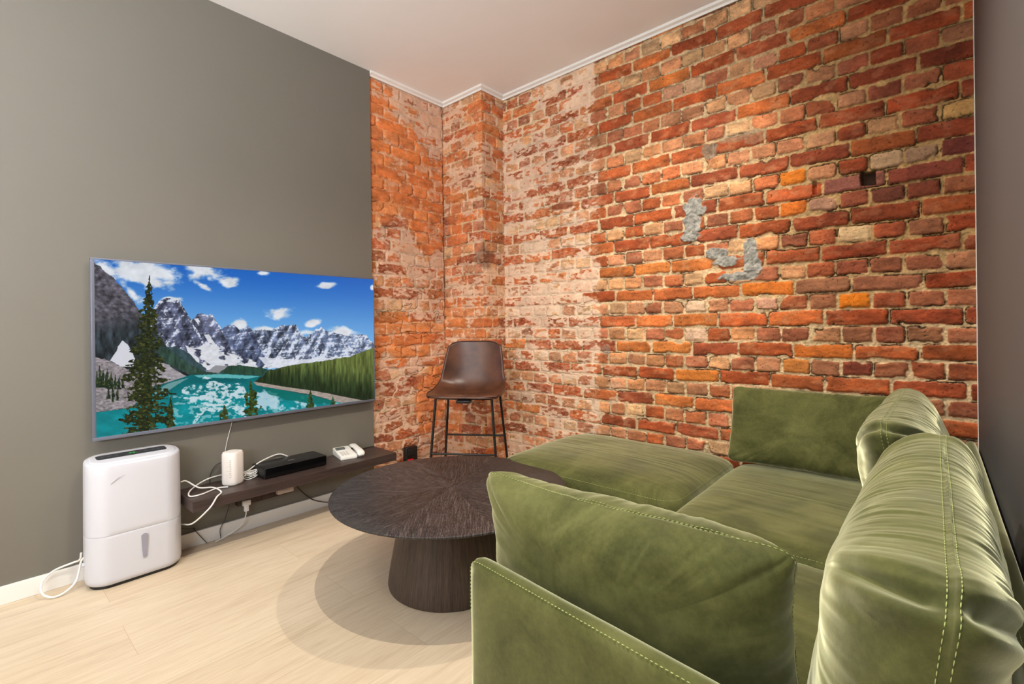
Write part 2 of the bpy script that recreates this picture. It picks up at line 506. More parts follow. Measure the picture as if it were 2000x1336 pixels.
def whitewash(s, z, h, col, W, seed, tint=(236, 206, 178)):
    a = fbm(s * 9, z * 22, 4, seed + 70)
    b = fbm(s * 34, z * 70, 3, seed + 71)
    c = fbm(s * 2.2, z * 2.2, 2, seed + 72)
    f = 0.55 * a + 0.45 * b + 0.40 * (c - 0.5)
    f = f + 0.16 * (0.5 - sst(0.0, 0.012, h)) + 0.0 * a
    m = sst(0.555, 0.610, f + 0.27 * (W - 0.5)) * np.clip(W * 2.5, 0, 1)
    m2 = sst(0.40, 0.60, fbm(s * 60, z * 110, 3, seed + 76))
    m = np.maximum(m, 0.35 * m2 * np.clip(W * 1.4, 0, 1)) * (0.78 + 0.2 * vn(s * 50, z * 50, seed + 73))
    t = np.array(tint, float) * (0.94 + 0.1 * vn(s * 16, z * 16, seed + 74))[..., None]
    col = col * (1 - m[..., None]) + t * m[..., None]
    soft = np.clip(W, 0, 1) * 0.45
    h = h * (1 - soft) + 0.006 * soft + 0.0015 * (fbm(s * 80, z * 80, 2, seed + 75) - 0.5) * W
    return h, col

def wall_main():
    xs = np.concatenate([np.arange(-2.50, -1.2, 0.0042), np.arange(-1.2, WR + 0.003, 0.0029)])
    zs = np.arange(0.0, CEIL + 0.003, 0.0031)
    s, z = np.meshgrid(xs, zs, indexing='ij')
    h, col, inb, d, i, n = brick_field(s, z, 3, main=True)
    edge = -1.655 + 0.03 * (fbm(z * 6, z * 0, 3, 90) - 0.5) * 2
    W = sst(0.02, -0.02, s - edge)
    W = W * (0.72 + 0.28 * sst(2.3, 0.9, z))
    W = np.maximum(W, 0.30 * sst(0.35, 0.0, s - edge) * sst(1.4, 0.6, z) )
    h, col = whitewash(s, z, h, col, W, 3)
    # cement patches
    def blob(cx, cz, rx, rz, amt, colr, lift, seed, th=0.0):
        nonlocal h, col
        q = np.hypot((s - cx) / rx, (z - cz) / rz) + 0.9 * (fbm(s * 28, z * 28, 3, seed) - 0.5)
        m = sst(1.05, 0.88, q) * amt
        cc = np.array(colr, float) * (0.66 + 0.45 * fbm(s * 60, z * 60, 3, seed + 1) + 0.22 * vn(s * 180, z * 180, seed + 9))[..., None]
        col = col * (1 - m[..., None]) + cc * m[..., None]
        tgt = 0.008 + lift + 0.012 * (fbm(s * 35, z * 35, 5, seed + 2) - 0.5) * 2
        k = m if lift > -1 else m * 0
        h = h * (1 - k) + tgt * k
    g = (160, 157, 148)
    blob(-1.02, 1.775, 0.070, 0.060, 1, g, 0.006, 101)
    blob(-1.025, 1.69, 0.052, 0.060, 1, g, 0.004, 104)
    blob(-1.04, 1.615, 0.060, 0.030, 1, g, 0.002, 107)
    blob(-0.90, 1.500, 0.062, 0.034, 1, g, 0.003, 110)
    blob(-0.845, 1.455, 0.075, 0.028, 1, g, 0.003, 113)
    blob(-0.725, 1.50, 0.032, 0.060, 1, g, 0.002, 116)
    blob(-0.715, 1.42, 0.045, 0.075, 1, g, 0.003, 119)
    blob(-0.77, 1.365, 0.11, 0.026, 1, g, 0.002, 122)
    blob(-0.925, 2.075, 0.042, 0.045, 0.85, (140, 124, 106), 0.003, 125)
    blob(-0.79, 2.115, 0.09, 0.025, 0.55, (150, 130, 108), 0.002, 128)
    blob(-0.70, 2.09, 0.05, 0.05, 0.45, (150, 130, 108), 0.002, 131)
    blob(-1.60, 0.955, 0.030, 0.035, 0.5, (150, 146, 136), 0.001, 134)
    # dark stain on a whitewashed brick
    q = np.hypot((s + 1.93) / 0.10, (z - 1.94) / 0.030)
    m = sst(1.1, 0.7, q + 0.5 * (fbm(s * 40, z * 40, 2, 140) - 0.5)) * 0.7
    col = col * (1 - m[..., None]) + np.array((120, 62, 40.)) * m[..., None]
    # the hole left by a shifted half brick
    q = np.maximum(np.abs(s + 0.222) / 0.026, np.abs(z - 1.775) / 0.030)
    m = sst(1.15, 0.9, q + 0.25 * (fbm(s * 50, z * 50, 2, 143) - 0.5))
    h = h * (1 - m) - 0.055 * m
    col = col * (1 - m[..., None]) + np.array((70, 50, 38.)) * m[..., None]
    q = np.maximum(np.abs(s + 0.432) / 0.008, np.abs(z - 1.772) / 0.030)
    m = sst(1.2, 0.8, q)
    h = h * (1 - m) - 0.03 * m
    P = np.stack([s, WB - h, z], -1)
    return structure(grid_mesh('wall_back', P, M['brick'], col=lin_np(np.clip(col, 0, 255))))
wall_main()
# unseen boxes added behind the brick skins to block outside light
bm = bmesh.new()
add_box(bm, (WL - 0.3, WB + 0.07, 0), (WR + 0.2, WB + 0.2, CEIL)); add_box(bm, (WL - 0.3, WALL_END, 0), (WL - 0.095, WB + 0.08, CEIL))
structure(obj('wall_light_stop', bm, M['wall_white']))

PIL_Y, PIL_X = 2.515, -2.480
STUB_X = -2.905
def wall_stub():
    ys = np.arange(WALL_END - 0.01, PIL_Y + 0.05, 0.0038)
    zs = np.arange(0.0, CEIL + 0.003, 0.0034)
    s, z = np.meshgrid(ys, zs, indexing='ij')
    low = sst(0.95, 0.75, z)
    h, col, inb, d, i, n = brick_field(s * 0.93 + 5.03, z * 0.93 + 0.03, 13, jag=1.2, rough_low=low, joint=0.75)
    # more orange, saturated bricks in the middle of this wall
    og = sst(0.45, 0.60, fbm(s * 3, z * 2.0, 3, 150) + 0.42 * np.exp(-((z - 2.10) / 0.42) ** 2) - 0.10 - 0.08 * (s - 2.1))[..., None]
    col = col * (1 - 0.72 * og) + np.array((222, 128, 68.)) * (0.78 + 0.5 * fbm(s * 16, z * 30, 3, 151))[..., None] * 0.72 * og
    W = 0.98 * (1 - og[..., 0]) + 0.30 * og[..., 0]
    W = W + 0.30 * sst(0.9, 0.4, z) + 0.12 * sst(2.4, 2.8, z)
    h, col = whitewash(s, z, h, col, W * 0.9, 13, (226, 188, 160))
    # cracks that run between the loose lower stones
    cr1 = np.abs(fbm(s * 6, z * 10, 3, 160) - 0.5)
    m = sst(0.009, 0.002, cr1) * sst(1.7, 1.2, z)
    h = h - 0.010 * m; col = col * (1 - 0.35 * m[..., None])
    # open joint against the pilaster
    w_ = 0.006 + 0.012 * fbm(z * 14, z * 0, 3, 161)
    m = sst(w_ + 0.004, w_ - 0.002, PIL_Y - s)
    h = h - 0.03 * m; col = col * (1 - 0.7 * m[..., None])  # groove cut deeper, and its shade darkened into the colour
    P = np.stack([STUB_X + h, s, z], -1)
    return structure(grid_mesh('wall_alcove', P, M['brick'], col=lin_np(np.clip(col, 0, 255)), flip=True))
wall_stub()
def pilaster():
    # one skin that turns the corner: a = distance along the unfolded faces
    L1 = PIL_X - STUB_X + 0.064; L2 = WB - PIL_Y + 0.004
    a_ = np.arange(0, L1 + L2, 0.0034); zs = np.arange(0.0, CEIL + 0.003, 0.0034)
    a, z = np.meshgrid(a_, zs, indexing='ij')
    f1 = a <= L1
    s = np.where(f1, STUB_X - 0.06 + a, 7.7 + (a - L1))
    h, col, inb, d, i, n = brick_field(s, z * 0.985 + 0.012, 23, jag=0.9, joint=0.8)
    og = sst(0.52, 0.62, fbm(a * 5, z * 2.6, 3, 170) + 0.35 * np.exp(-((z - 1.15) / 0.12) ** 2))[..., None]
    col = col * (1 - 0.5 * og) + np.array((222, 130, 72.)) * (0.78 + 0.5 * fbm(a * 16, z * 30, 3, 171))[..., None] * 0.5 * og
    W = 0.85 * (1 - 0.5 * og[..., 0])
    W = W - 0.10 * sst(1.6, 1.9, z) * sst(2.3, 2.0, z)
    h, col = whitewash(a, z, h, col, W, 23, (226, 190, 160))
    # dark brown patch half way up, around the corner
    q = np.hypot((a - L1 - 0.005) / 0.12, (z - 1.62) / 0.11) + 0.8 * (fbm(a * 14, z * 14, 3, 172) - 0.5)
    m = sst(1.1, 0.5, q) * 0.6
    col = col * (1 - m[..., None]) + np.array((112, 80, 62.)) * m[..., None]
    # rounded outer corner
    rc = 0.010
    ca = a - L1
    x = np.where(f1, STUB_X - 0.06 + a, PIL_X + h)
    y = np.where(f1, PIL_Y - h, PIL_Y + ca)
    near = np.clip(1 - np.abs(ca) / rc, 0, 1)
    x = np.where(f1, np.minimum(x, PIL_X) + h * sst(0.012, 0, -ca), x) - near * 0.003
    y = np.where(f1, y, y - h * sst(0.012, 0, ca)) + near * 0.003
    P = np.stack([x, y, z], -1)
    structure(grid_mesh('wall_pilaster', P, M['brick'], col=lin_np(np.clip(col, 0, 255))))
pilaster()
# return of the painted wall where it stops before the brick
def cornice():
    # moulding around the brickwork, mitred at every corner
    path = [(STUB_X, WALL_END), (STUB_X, PIL_Y), (PIL_X, PIL_Y), (PIL_X, WB), (WR, WB)]
    nrm = [(1, 0), (0, -1), (1, 0), (0, -1)]
    prof = [(0.0, -0.010), (0.012, -0.027), (0.018, -0.027), (0.022, -0.016), (0.038, -0.010), (0.042, 0.004), (0.0, 0.004)]
    # prof: (out from wall, z below ceiling)
    bm = bmesh.new(); rings = []
    for k, (x, y) in enumerate(path):
        ns = []
        if k > 0: ns.append(nrm[k - 1])
        if k < 4: ns.append(nrm[k])
        ox = sum(a[0] for a in ns); oy = sum(a[1] for a in ns)
        ring = []
        for (o_, zz) in prof:
            ring.append(bm.verts.new((x + ox * o_, y + oy * o_, CEIL + zz - 0.003)))
        rings.append(ring)
    n = len(prof)
    for a, b in zip(rings[:-1], rings[1:]):
        for k in range(n):
            bm.faces.new((a[k], a[(k + 1) % n], b[(k + 1) % n], b[k]))
    bm.faces.new(rings[0]); bm.faces.new(rings[-1][::-1])
    return structure(obj('trim_2', bm, M['trim']))
cornice()

# ------------------------------------------------------------------ sofa
def superq(O, U, V, Wn, L, H, T, n_out=5.0, eg=0.75, eh=0.75, NA=420, NP=110,
           wrinkle=0.003, wfreq=55, corner=0.0, ears=0.0, pinch=0.25, dome=0.0, seed=0,
           sag=0.0, lump=0.006, crease=0.0, wneg=1.0, cross=0.0, post=None):
    """soft cushion: outline in U,V; thickness along Wn.  Returns (P, closed grid), seam function."""
    O, U, V, Wn = [np.array(q, float) for q in (O, U, V, Wn)]
    U = U / np.linalg.norm(U); V = V / np.linalg.norm(V); Wn = Wn / np.linalg.norm(Wn)
    def pos(a, ph, off=0.0):
        a = np.asarray(a, float); ph = np.asarray(ph, float)
        ca, sa = np.cos(a), np.sin(a)
        rr = (np.abs(ca) ** n_out + np.abs(sa) ** n_out) ** (-1.0 / n_out)
        ox, oy = ca * rr, sa * rr                      # squircle outline
        cn = np.clip((np.abs(ox * oy)) ** 3, 0, 1)     # near 1 only at the corners
        g = np.abs(np.cos(ph)) ** eg
        hh = np.sign(np.sin(ph)) * np.abs(np.sin(ph)) ** eh
        # edges draw in between the corners
        pull = 1 - ears * (1 - cn) * 0.5 + ears * cn
        u = ox * g * pull; v = oy * g * pull
        thick = 1 - pinch * cn * g ** 2
        wv = hh * thick
        wv = wv * (1 + dome * (1 - g ** 2))
        x = u * L / 2; y = v * H / 2; zz = wv * T / 2
        zz = np.where(zz < 0, zz * wneg, zz)
        # wrinkles run across the seam
        arc = np.where(np.abs(ox) > np.abs(oy), oy * H / 2 + 3 * np.sign(ox), ox * L / 2 + 9 * np.sign(oy))
        fade = np.exp(-((np.abs(ph) - 0.50) / 0.50) ** 2) * sst(0.02, 0.5, np.cos(ph)) * np.where(np.abs(ox) * L > np.abs(oy) * L + 0.02, 0.55, 1.0)
        wr = (fbm(arc * wfreq + 0.6 * np.sin(ph * 2.5), ph * 1.3 + 2, 2, seed) - 0.5) * 2
        wr = wr + 0.8 * (fbm(arc * wfreq * 0.35, ph * 1.1, 2, seed + 3) - 0.5) * 2
        dd = wrinkle * wr * fade
        dd = dd + lump * 2 * (fbm(u * 2.2 + 5, v * 2.2 + np.sign(ph) * 3, 3, seed + 7) - 0.5)
        if cross: dd = dd + cross * (fbm(u * 1.6 + v * 1.2, v * 24 + u * 2.0, 3, seed + 11) - 0.5) * 2 * np.abs(np.sin(ph))
        # creases at the corners, crossing the seam
        dist = 1 - np.minimum(1, np.hypot(np.abs(ox) - 1, np.abs(oy) - 1) * 3.0)
        # distance of outline position from the diagonal
        dg = np.abs(np.abs(ox) - np.abs(oy))
        fold = np.exp(-(dg / 0.050) ** 2) - 0.35 * np.exp(-((dg - 0.13) / 0.06) ** 2)
        dd = dd - crease * fold * np.exp(-(np.abs(ph) / 0.85) ** 4) * (0.45 + 0.55 * sst(0.02, 0.22, np.abs(ph)))
        # direction to push along: radial in the outline plane near the seam, W on the faces
        k = np.abs(np.sin(ph))
        nx = ox * (1 - k); ny = oy * (1 - k); nz = np.sign(np.sin(ph)) * k
        nl = np.sqrt(nx ** 2 + ny ** 2 + nz ** 2) + 1e-9
        dd = dd + off
        x = x + nx / nl * dd; y = y + ny / nl * dd; zz = zz + nz / nl * dd
        y = y - sag * (1 - np.clip(np.abs(u), 0, 1) ** 2) * (v > 0) * np.clip(v, 0, 1)
        P = O + x[..., None] * U + y[..., None] * V + zz[..., None] * Wn
        if post is not None: P = post(P)
        return P
    # spread samples evenly along the squircle outline
    aa = np.linspace(0, 2 * np.pi, 4001)
    ca, sa = np.cos(aa), np.sin(aa)
    rr = (np.abs(ca) ** n_out + np.abs(sa) ** n_out) ** (-1.0 / n_out)
    px, py = ca * rr * L / 2, sa * rr * H / 2
    s = np.concatenate([[0], np.cumsum(np.hypot(np.diff(px), np.diff(py)))])
    al = np.interp(np.linspace(0, s[-1], NA, endpoint=False), s, aa)
    arc_to_a = lambda t: np.interp(np.mod(t, s[-1]), s, aa)
    # and evenly along the cross-section
    dn = np.unique(np.concatenate([np.arccos(np.linspace(0, 1, 1500) ** (1 / eg)), np.linspace(0, np.pi / 2, 1500)]))
    gx = np.cos(dn).clip(0) ** eg * min(L, H) / 2; gy = np.sin(dn) ** eh * T / 2
    cs = np.concatenate([[0], np.cumsum(np.hypot(np.diff(gx), np.diff(gy)))])
    hf = np.interp(np.linspace(0, cs[-1], NP // 2), cs, dn)
    ph = np.concatenate([-hf[::-1], hf[1:]])
    A, B = np.meshgrid(al, ph, indexing='ij')
    return pos(A, B), pos, arc_to_a, s[-1]
def cushion_mesh(name, P, mat, parent=None):
    o = grid_mesh(name, P, mat, parent, closed_u=True)
    return o
def stitches(name, pos, arc_to_a, per, ranges, phis, mat, parent, dash=0.0052, gap=0.0030, r=0.00075, off=0.0006):
    """ranges: list of (arc0, arc1)"""
    bm = bmesh.new()
    for (s0, s1) in ranges:
        for phv in phis:
            t = s0
            while t < s1:
                ts = np.array([t, t + dash * 0.5, t + dash])
                P = pos(arc_to_a(ts), np.full(3, phv), off)
                add_tube(bm, [tuple(p) for p in P], [r * 0.6, r, r * 0.6], 5)
                t += dash + gap
    return obj(name, bm, mat, parent, smooth=True)

sofa = thing('corner_sofa', 'large green velvet corner sofa with chaise along the brick wall', 'sofa', (-0.35, 1.7, 0))
def sx(o):      # parent keeping world coordinates
    o.location = -Vector(sofa.location)
    return o
SEAT = 0.42
SX0, SX1 = -0.77, 0.083
ARM_P = Vector((-0.736, 0.742)); ARM_D = Vector((0.53, -0.058)).normalized()     # inner top edge line of the arm
def arm_inner_y(x): return ARM_P.y + (x - ARM_P.x) * ARM_D.y / ARM_D.x

# back panel against the right wall
def panel(name, P0, P1, thick, z0, z1, round_r, nseg=60):
    """upholstered upright panel between two floor points (centre line), rounded top edge"""
    P0, P1 = Vector(P0), Vector(P1)
    d = (P1 - P0); L = d.length; d.normalize(); nr = Vector((-d.y, d.x))
    H = z1 - z0
    O = (P0 + P1) / 2
    P, pos, a2, per = superq((O.x, O.y, (z0 + z1) / 2), (d.x, d.y, 0), (0, 0, 1), (nr.x, nr.y, 0),
                             L, H, thick, n_out=34, eg=0.12, eh=0.55, NA=500, NP=46, wrinkle=0.0004, wfreq=20, lump=0.0008, pinch=0.0, seed=5)
    return P, pos, a2, per, L, H
P, pos, a2, per, L, H = panel('arm_panel', (-0.742, 0.716), (0.10, 0.624), 0.046, 0.05, 0.632, 0.02)
arm = sx(cushion_mesh('armrest', P, M['velvet'], sofa))
# stitching along the top edge: outline starts at angle 0 (right end) and goes up and over to the left
stt = sx(stitches('stitching', pos, a2, per, [(H / 2 - 0.06, H / 2 + L + 0.10)], [-0.42, ], M['thread'], sofa, r=0.0009, off=0.0012))
stt['label'] = 'pale dashed top-stitching along the armrest'
P, pos, a2, per, L, H = panel('back_panel', (0.107, 0.66), (0.107, 2.715), 0.040, 0.05, 0.632, 0.02)
sx(cushion_mesh('back_panel', P, M['velvet'], sofa))
sx(stitches('stitching', pos, a2, per, [(H / 2, H / 2 + L)], [0.35], M['thread'], sofa, r=0.0007, off=0.0008))

# upholstered base
bm = bmesh.new()
add_box(bm, (-0.745, 0.75, 0.05), (0.085, 2.70, 0.265), 0.012, 3)
sx(obj('base_frame', bm, M['velvet'], sofa, auto=40))
bm = bmesh.new()
add_box(bm, (-1.775, 1.90, 0.05), (-0.747, 2.695, 0.265), 0.012, 3)
sx(obj('chaise_frame', bm, M['velvet'], sofa, auto=40))
for (fx, fy) in [(-0.70, 0.80), (-0.70, 1.70), (0.05, 0.80), (0.05, 2.62), (-1.72, 1.96), (-1.72, 2.63), (-0.80, 1.96)]:
    bm = bmesh.new(); add_box(bm, (fx - 0.02, fy - 0.02, 0.0), (fx + 0.02, fy + 0.02, 0.052), 0.003)
    sx(obj('leg', bm, M['black_plastic'], sofa))
# seat cushions
def seat(name, x0, x1, y0, y1, ztop, t, seed, dome=0.10, wr=0.002, eg=0.22, eh=0.5, parent=sofa, n_out=14, stitch=True, pinch=0.12, lump=0.004, front_ph=0.62):
    O = ((x0 + x1) / 2, (y0 + y1) / 2, ztop - t / 2)
    P, pos, a2, per = superq(O, (1, 0, 0), (0, 1, 0), (0, 0, 1), x1 - x0, y1 - y0, t, n_out=n_out, eg=eg, eh=eh,
                             NA=520, NP=120, wrinkle=wr, wfreq=24, lump=lump, pinch=pinch, dome=dome, seed=seed, cross=0.0013)
    o = sx(cushion_mesh(name, P, M['velvet'], parent))
    if stitch:
        sx(stitches('stitching', pos, a2, per, [(0, per)], [front_ph], M['thread'], parent, dash=0.007, gap=0.004, r=0.0008, off=0.0008))
    return o
seat('seat_cushion', SX0, 0.084, 1.668, 2.70, 0.415, 0.17, 21)
seat('seat_cushion', SX0, 0.084, 0.752, 1.662, 0.412, 0.17, 22)
seat('chaise_cushion', -1.80, SX0 - 0.004, 1.875, 2.71, 0.425, 0.20, 23, dome=0.16, wr=0.003, eg=0.26, eh=0.62, n_out=9, front_ph=0.50)

# loose back cushions: each is a thing of its own
def cushion(label, O, U, V, Wn, L, H, T, seed, rng, kw, post=None, dash=0.0052, band=0.0065, r=0.0006):
    c0 = np.array(O, float)
    root = thing('sofa_cushion', label, 'cushion', tuple(float(q) for q in c0), 0, 'loose sofa back cushions')
    P, pos, a2, per = superq(O, U, V, Wn, L, H, T, seed=seed, post=post, **kw)
    o = cushion_mesh('cover', P, M['velvet'], root); o.location = -Vector(root.location)
    eh = kw.get('eh', 0.75)
    pb = math.asin(min(1, (band / (T / 2)) ** (1 / eh)))
    s = stitches('stitching', pos, a2, per, [(a * per, b * per) for a, b in rng], [pb, -pb], M['thread'], root, dash=dash, r=r, off=0.0009)
    s.location = -Vector(root.location)
    s['label'] = 'double row of pale green stitching'
    return root
FLOOR_OF_SEAT = 0.408
def clampz(P, z=FLOOR_OF_SEAT):
    P = P.copy(); P[..., 2] = np.where(P[..., 2] < z, z + 0.02 * (P[..., 2] - z) , P[..., 2]); return P
def post_C(P):
    P = clampz(P)
    low = sst(0.66, 0.60, P[..., 2])
    lim = 0.131 * (1 - low) + 0.082 * low
    P[..., 0] = np.minimum(P[..., 0], lim)
    return P
def post_A(P):
    P = clampz(P); P[..., 1] = np.minimum(P[..., 1], WB - 0.012); return P
def post_D(P):
    P = clampz(P)
    low = sst(0.66, 0.62, P[..., 2])
    lim = arm_inner_y(P[..., 0]) + 0.004
    P[..., 1] = np.where(low > 0, np.maximum(P[..., 1], lim * low + (1 - low) * (lim - 0.05)), P[..., 1])
    return P
# A: flat against the brick wall
cushion('green velvet cushion standing upright against the brick wall',
        (-0.455, 2.625, 0.602), (1, 0, 0), (0, 0.10, 0.36), (0, -1, 0.25), 0.68, 0.375, 0.15, 31, [(0.0, 1.0)],
        dict(n_out=22, eg=0.5, eh=0.8, wrinkle=0.003, cross=0.0, ears=0.02, pinch=0.55, lump=0.006, crease=0.004, NA=380, NP=90), post_A)
# B: against the right hand back, far one
cushion('green velvet back cushion in the far corner, its dark crumpled end showing',
        (-0.065, 2.115, 0.625), (0.012, 1, 0), (-0.07, 0, 0.43), (-1, 0, -0.16), 1.02, 0.435, 0.235, 32, [(0.0, 1.0)],
        dict(n_out=12, eg=0.72, eh=0.98, wrinkle=0.0028, wfreq=75, ears=0.025, pinch=0.30, lump=0.012, crease=0.017, NA=620, NP=130), post_C)
# C: against the right hand back, nearest the camera
cushion('big pale green velvet back cushion along the grey wall, nearest of all',
        (-0.012, 1.050, 0.635), (0.0, 1, 0), (0.05, 0, 0.43), (-1, 0, 0.12), 0.89, 0.445, 0.265, 33, [(0.0, 1.0)],
        dict(n_out=26, eg=0.66, eh=0.95, wrinkle=0.0026, wfreq=80, ears=0.016, pinch=0.06, lump=0.009, crease=0.024, wneg=0.60, NA=900, NP=170), post_C, dash=0.0052, r=0.00065)
# D: leaning on the arm
cushion('olive green velvet cushion leaning behind the low stitched armrest',
        (-0.478, 0.865, 0.585), (1, 0.0, 0), (0, -0.09, 0.35), (0, -1, -0.25), 0.625, 0.385, 0.225, 34, [(0.0, 1.0)],
        dict(n_out=24, eg=0.66, eh=1.0, wrinkle=0.0030, wfreq=42, ears=0.032, pinch=0.5, lump=0.010, crease=0.004, NA=700, NP=140), post_D, band=0.003)

# ------------------------------------------------------------------ coffee table
def mat_veneer(name, uvname, base, hi, lo, scale=(3, 160), rough=0.42, attr=True, fine=1.0):
    mt = mat_new(name, base, rough, spec=0.4); t = NT(mt)
    if attr:
        uv = t.n('ShaderNodeUVMap', uv_map=uvname); src = uv.outputs[0]
    else:
        src = t.coord('Object')
    mp = t.n('ShaderNodeMapping'); mp.inputs['Scale'].default_value = (scale[0], scale[1], scale[1])
    t.l(src, mp.inputs[0])
    n1 = t.noise(mp.outputs[0], 1.0, 6, 0.75, 0.3)
    mp2 = t.n('ShaderNodeMapping'); mp2.inputs['Scale'].default_value = (scale[0] * 6, scale[1] * 3, scale[1] * 3)
    t.l(src, mp2.inputs[0])
    n2 = t.noise(mp2.outputs[0], 1.0, 3, 0.7)
    c = t.ramp(n1, [(0.38, lin(lo)), (0.50, lin(base)), (0.62, lin(hi))])
    c = t.mix(0.5, c, t.ramp(n2, [(0.42, lin(lo)), (0.52, lin(base)), (0.62, lin(hi))]))
    if attr and fine > 1:
        c = t.mix(0.8, c, t.ramp(t.noise(src, 0.5, 1), [(0.35, (0.55, 0.55, 0.55)), (0.65, (1, 1, 1))]), 'MULTIPLY')  # sectors differ as wood does, plus the grain's uneven reflection painted in
    t.l(c, t.b.inputs['Base Color'])
    b1 = t.bump(n1, 0.30 * fine, 0.003)
    t.bump(n2, 0.35 * fine, 0.002, b1)
    return mt
M['veneer'] = mat_veneer('black_stained_oak_veneer', 'grain', (46, 40, 39), (116, 106, 102), (18, 15, 15), (9, 150), 0.36, fine=2.2)
M['table_side'] = mat_veneer('brown_stained_oak', 'grain', (78, 64, 54), (96, 80, 68), (56, 44, 38), (2.0, 60), 0.5, fine=0.4)
TX, TY, TH, TR = -1.628, 1.432, 0.40, 0.515
tab = thing('coffee_table', 'round dark oak pedestal coffee table in the middle of the room', 'table', (TX, TY, 0))
def table_top():
    bm = bmesh.new(); uvl = bm.loops.layers.uv.new('grain')
    nsec, per = 8, 14
    prof = [(TR - 0.075, TH - 0.026), (TR - 0.004, TH - 0.0095), (TR - 0.0005, TH - 0.007), (TR, TH - 0.003), (TR - 0.0015, TH - 0.0006), (TR - 0.004, TH)]
    rot0 = R(22)
    radii = [TR - 0.004, TR * 0.8, TR * 0.55, TR * 0.3, TR * 0.12, 0.0]
    N = nsec * per
    ring = lambda r, z: [bm.verts.new((r * math.cos(rot0 + 2 * math.pi * k / N), r * math.sin(rot0 + 2 * math.pi * k / N), z)) for k in range(N)]
    rims = [ring(r, z) for r, z in prof]
    tops = [rims[-1]] + [ring(r, TH) for r in radii[1:-1]]
    cv = bm.verts.new((0, 0, TH))
    def face(vs, k):
        f = bm.faces.new(vs)
        sec = k // per
        ang = rot0 + (sec + 0.5) * 2 * math.pi / nsec
        ca, sa = math.cos(-ang), math.sin(-ang)
        for lp in f.loops:
            x, y = lp.vert.co.x, lp.vert.co.y
            lp[uvl].uv = (x * ca - y * sa + sec * 3.1, x * sa + y * ca + sec * 1.7)
        return f
    for a, b in zip(rims[:-1], rims[1:]):
        for k in range(N): face((a[k], a[(k + 1) % N], b[(k + 1) % N], b[k]), k)
    for a, b in zip(tops[:-1], tops[1:]):
        for k in range(N): face((a[k], a[(k + 1) % N], b[(k + 1) % N], b[k]), k)
    for k in range(N): face((tops[-1][k], tops[-1][(k + 1) % N], cv), k)
    face(rims[0][::-1], 0)
    o = obj('tabletop', bm, M['veneer'], tab, auto=50)
table_top()
def table_base():
    bm = bmesh.new(); uvl = bm.loops.layers.uv.new('grain')
    prof = [(0.0, 0.0), (0.268, 0.0), (0.277, 0.003), (0.279, 0.012), (0.270, 0.07), (0.253, 0.16), (0.232, 0.26), (0.206, TH - 0.026), (0.0, TH - 0.026)]
    add_lathe(bm, prof, 96)
    for f in bm.faces:
        for lp in f.loops:
            x, y, z = lp.vert.co
            a = math.atan2(y, x)
            c_ = f.calc_center_median(); ac = math.atan2(c_.y, c_.x)
            while a - ac > math.pi: a -= 2 * math.pi
            while a - ac < -math.pi: a += 2 * math.pi
            lp[uvl].uv = (z, a * 0.28)
    obj('pedestal', bm, M['table_side'], tab, auto=50)
table_base()

# ------------------------------------------------------------------ bar stool
M['leather'] = mat_new('dark_brown_leather', (84, 52, 36), 0.30, spec=0.4)
t = NT(M['leather']); v = t.coord('Object')
t.l(t.ramp(t.noise(v, 9, 5), [(0.3, lin((62, 38, 27))), (0.7, lin((98, 61, 42)))]), t.b.inputs['Base Color'])
t.bump(t.noise(v, 260, 3), 0.12, 0.002)
SD = 3.15; SLAT = -0.285
sp0 = Vector((fwd.x, fwd.y, 0)).normalized() * SD + Vector((rgt.x, rgt.y, 0)) * SLAT
backdir = math.atan2(fwd.y, fwd.x) - R(8)
stool = thing('bar_stool', 'brown leather bar stool with thin black metal legs in the brick corner', 'stool', (sp0.x, sp0.y, 0), backdir - math.pi / 2)
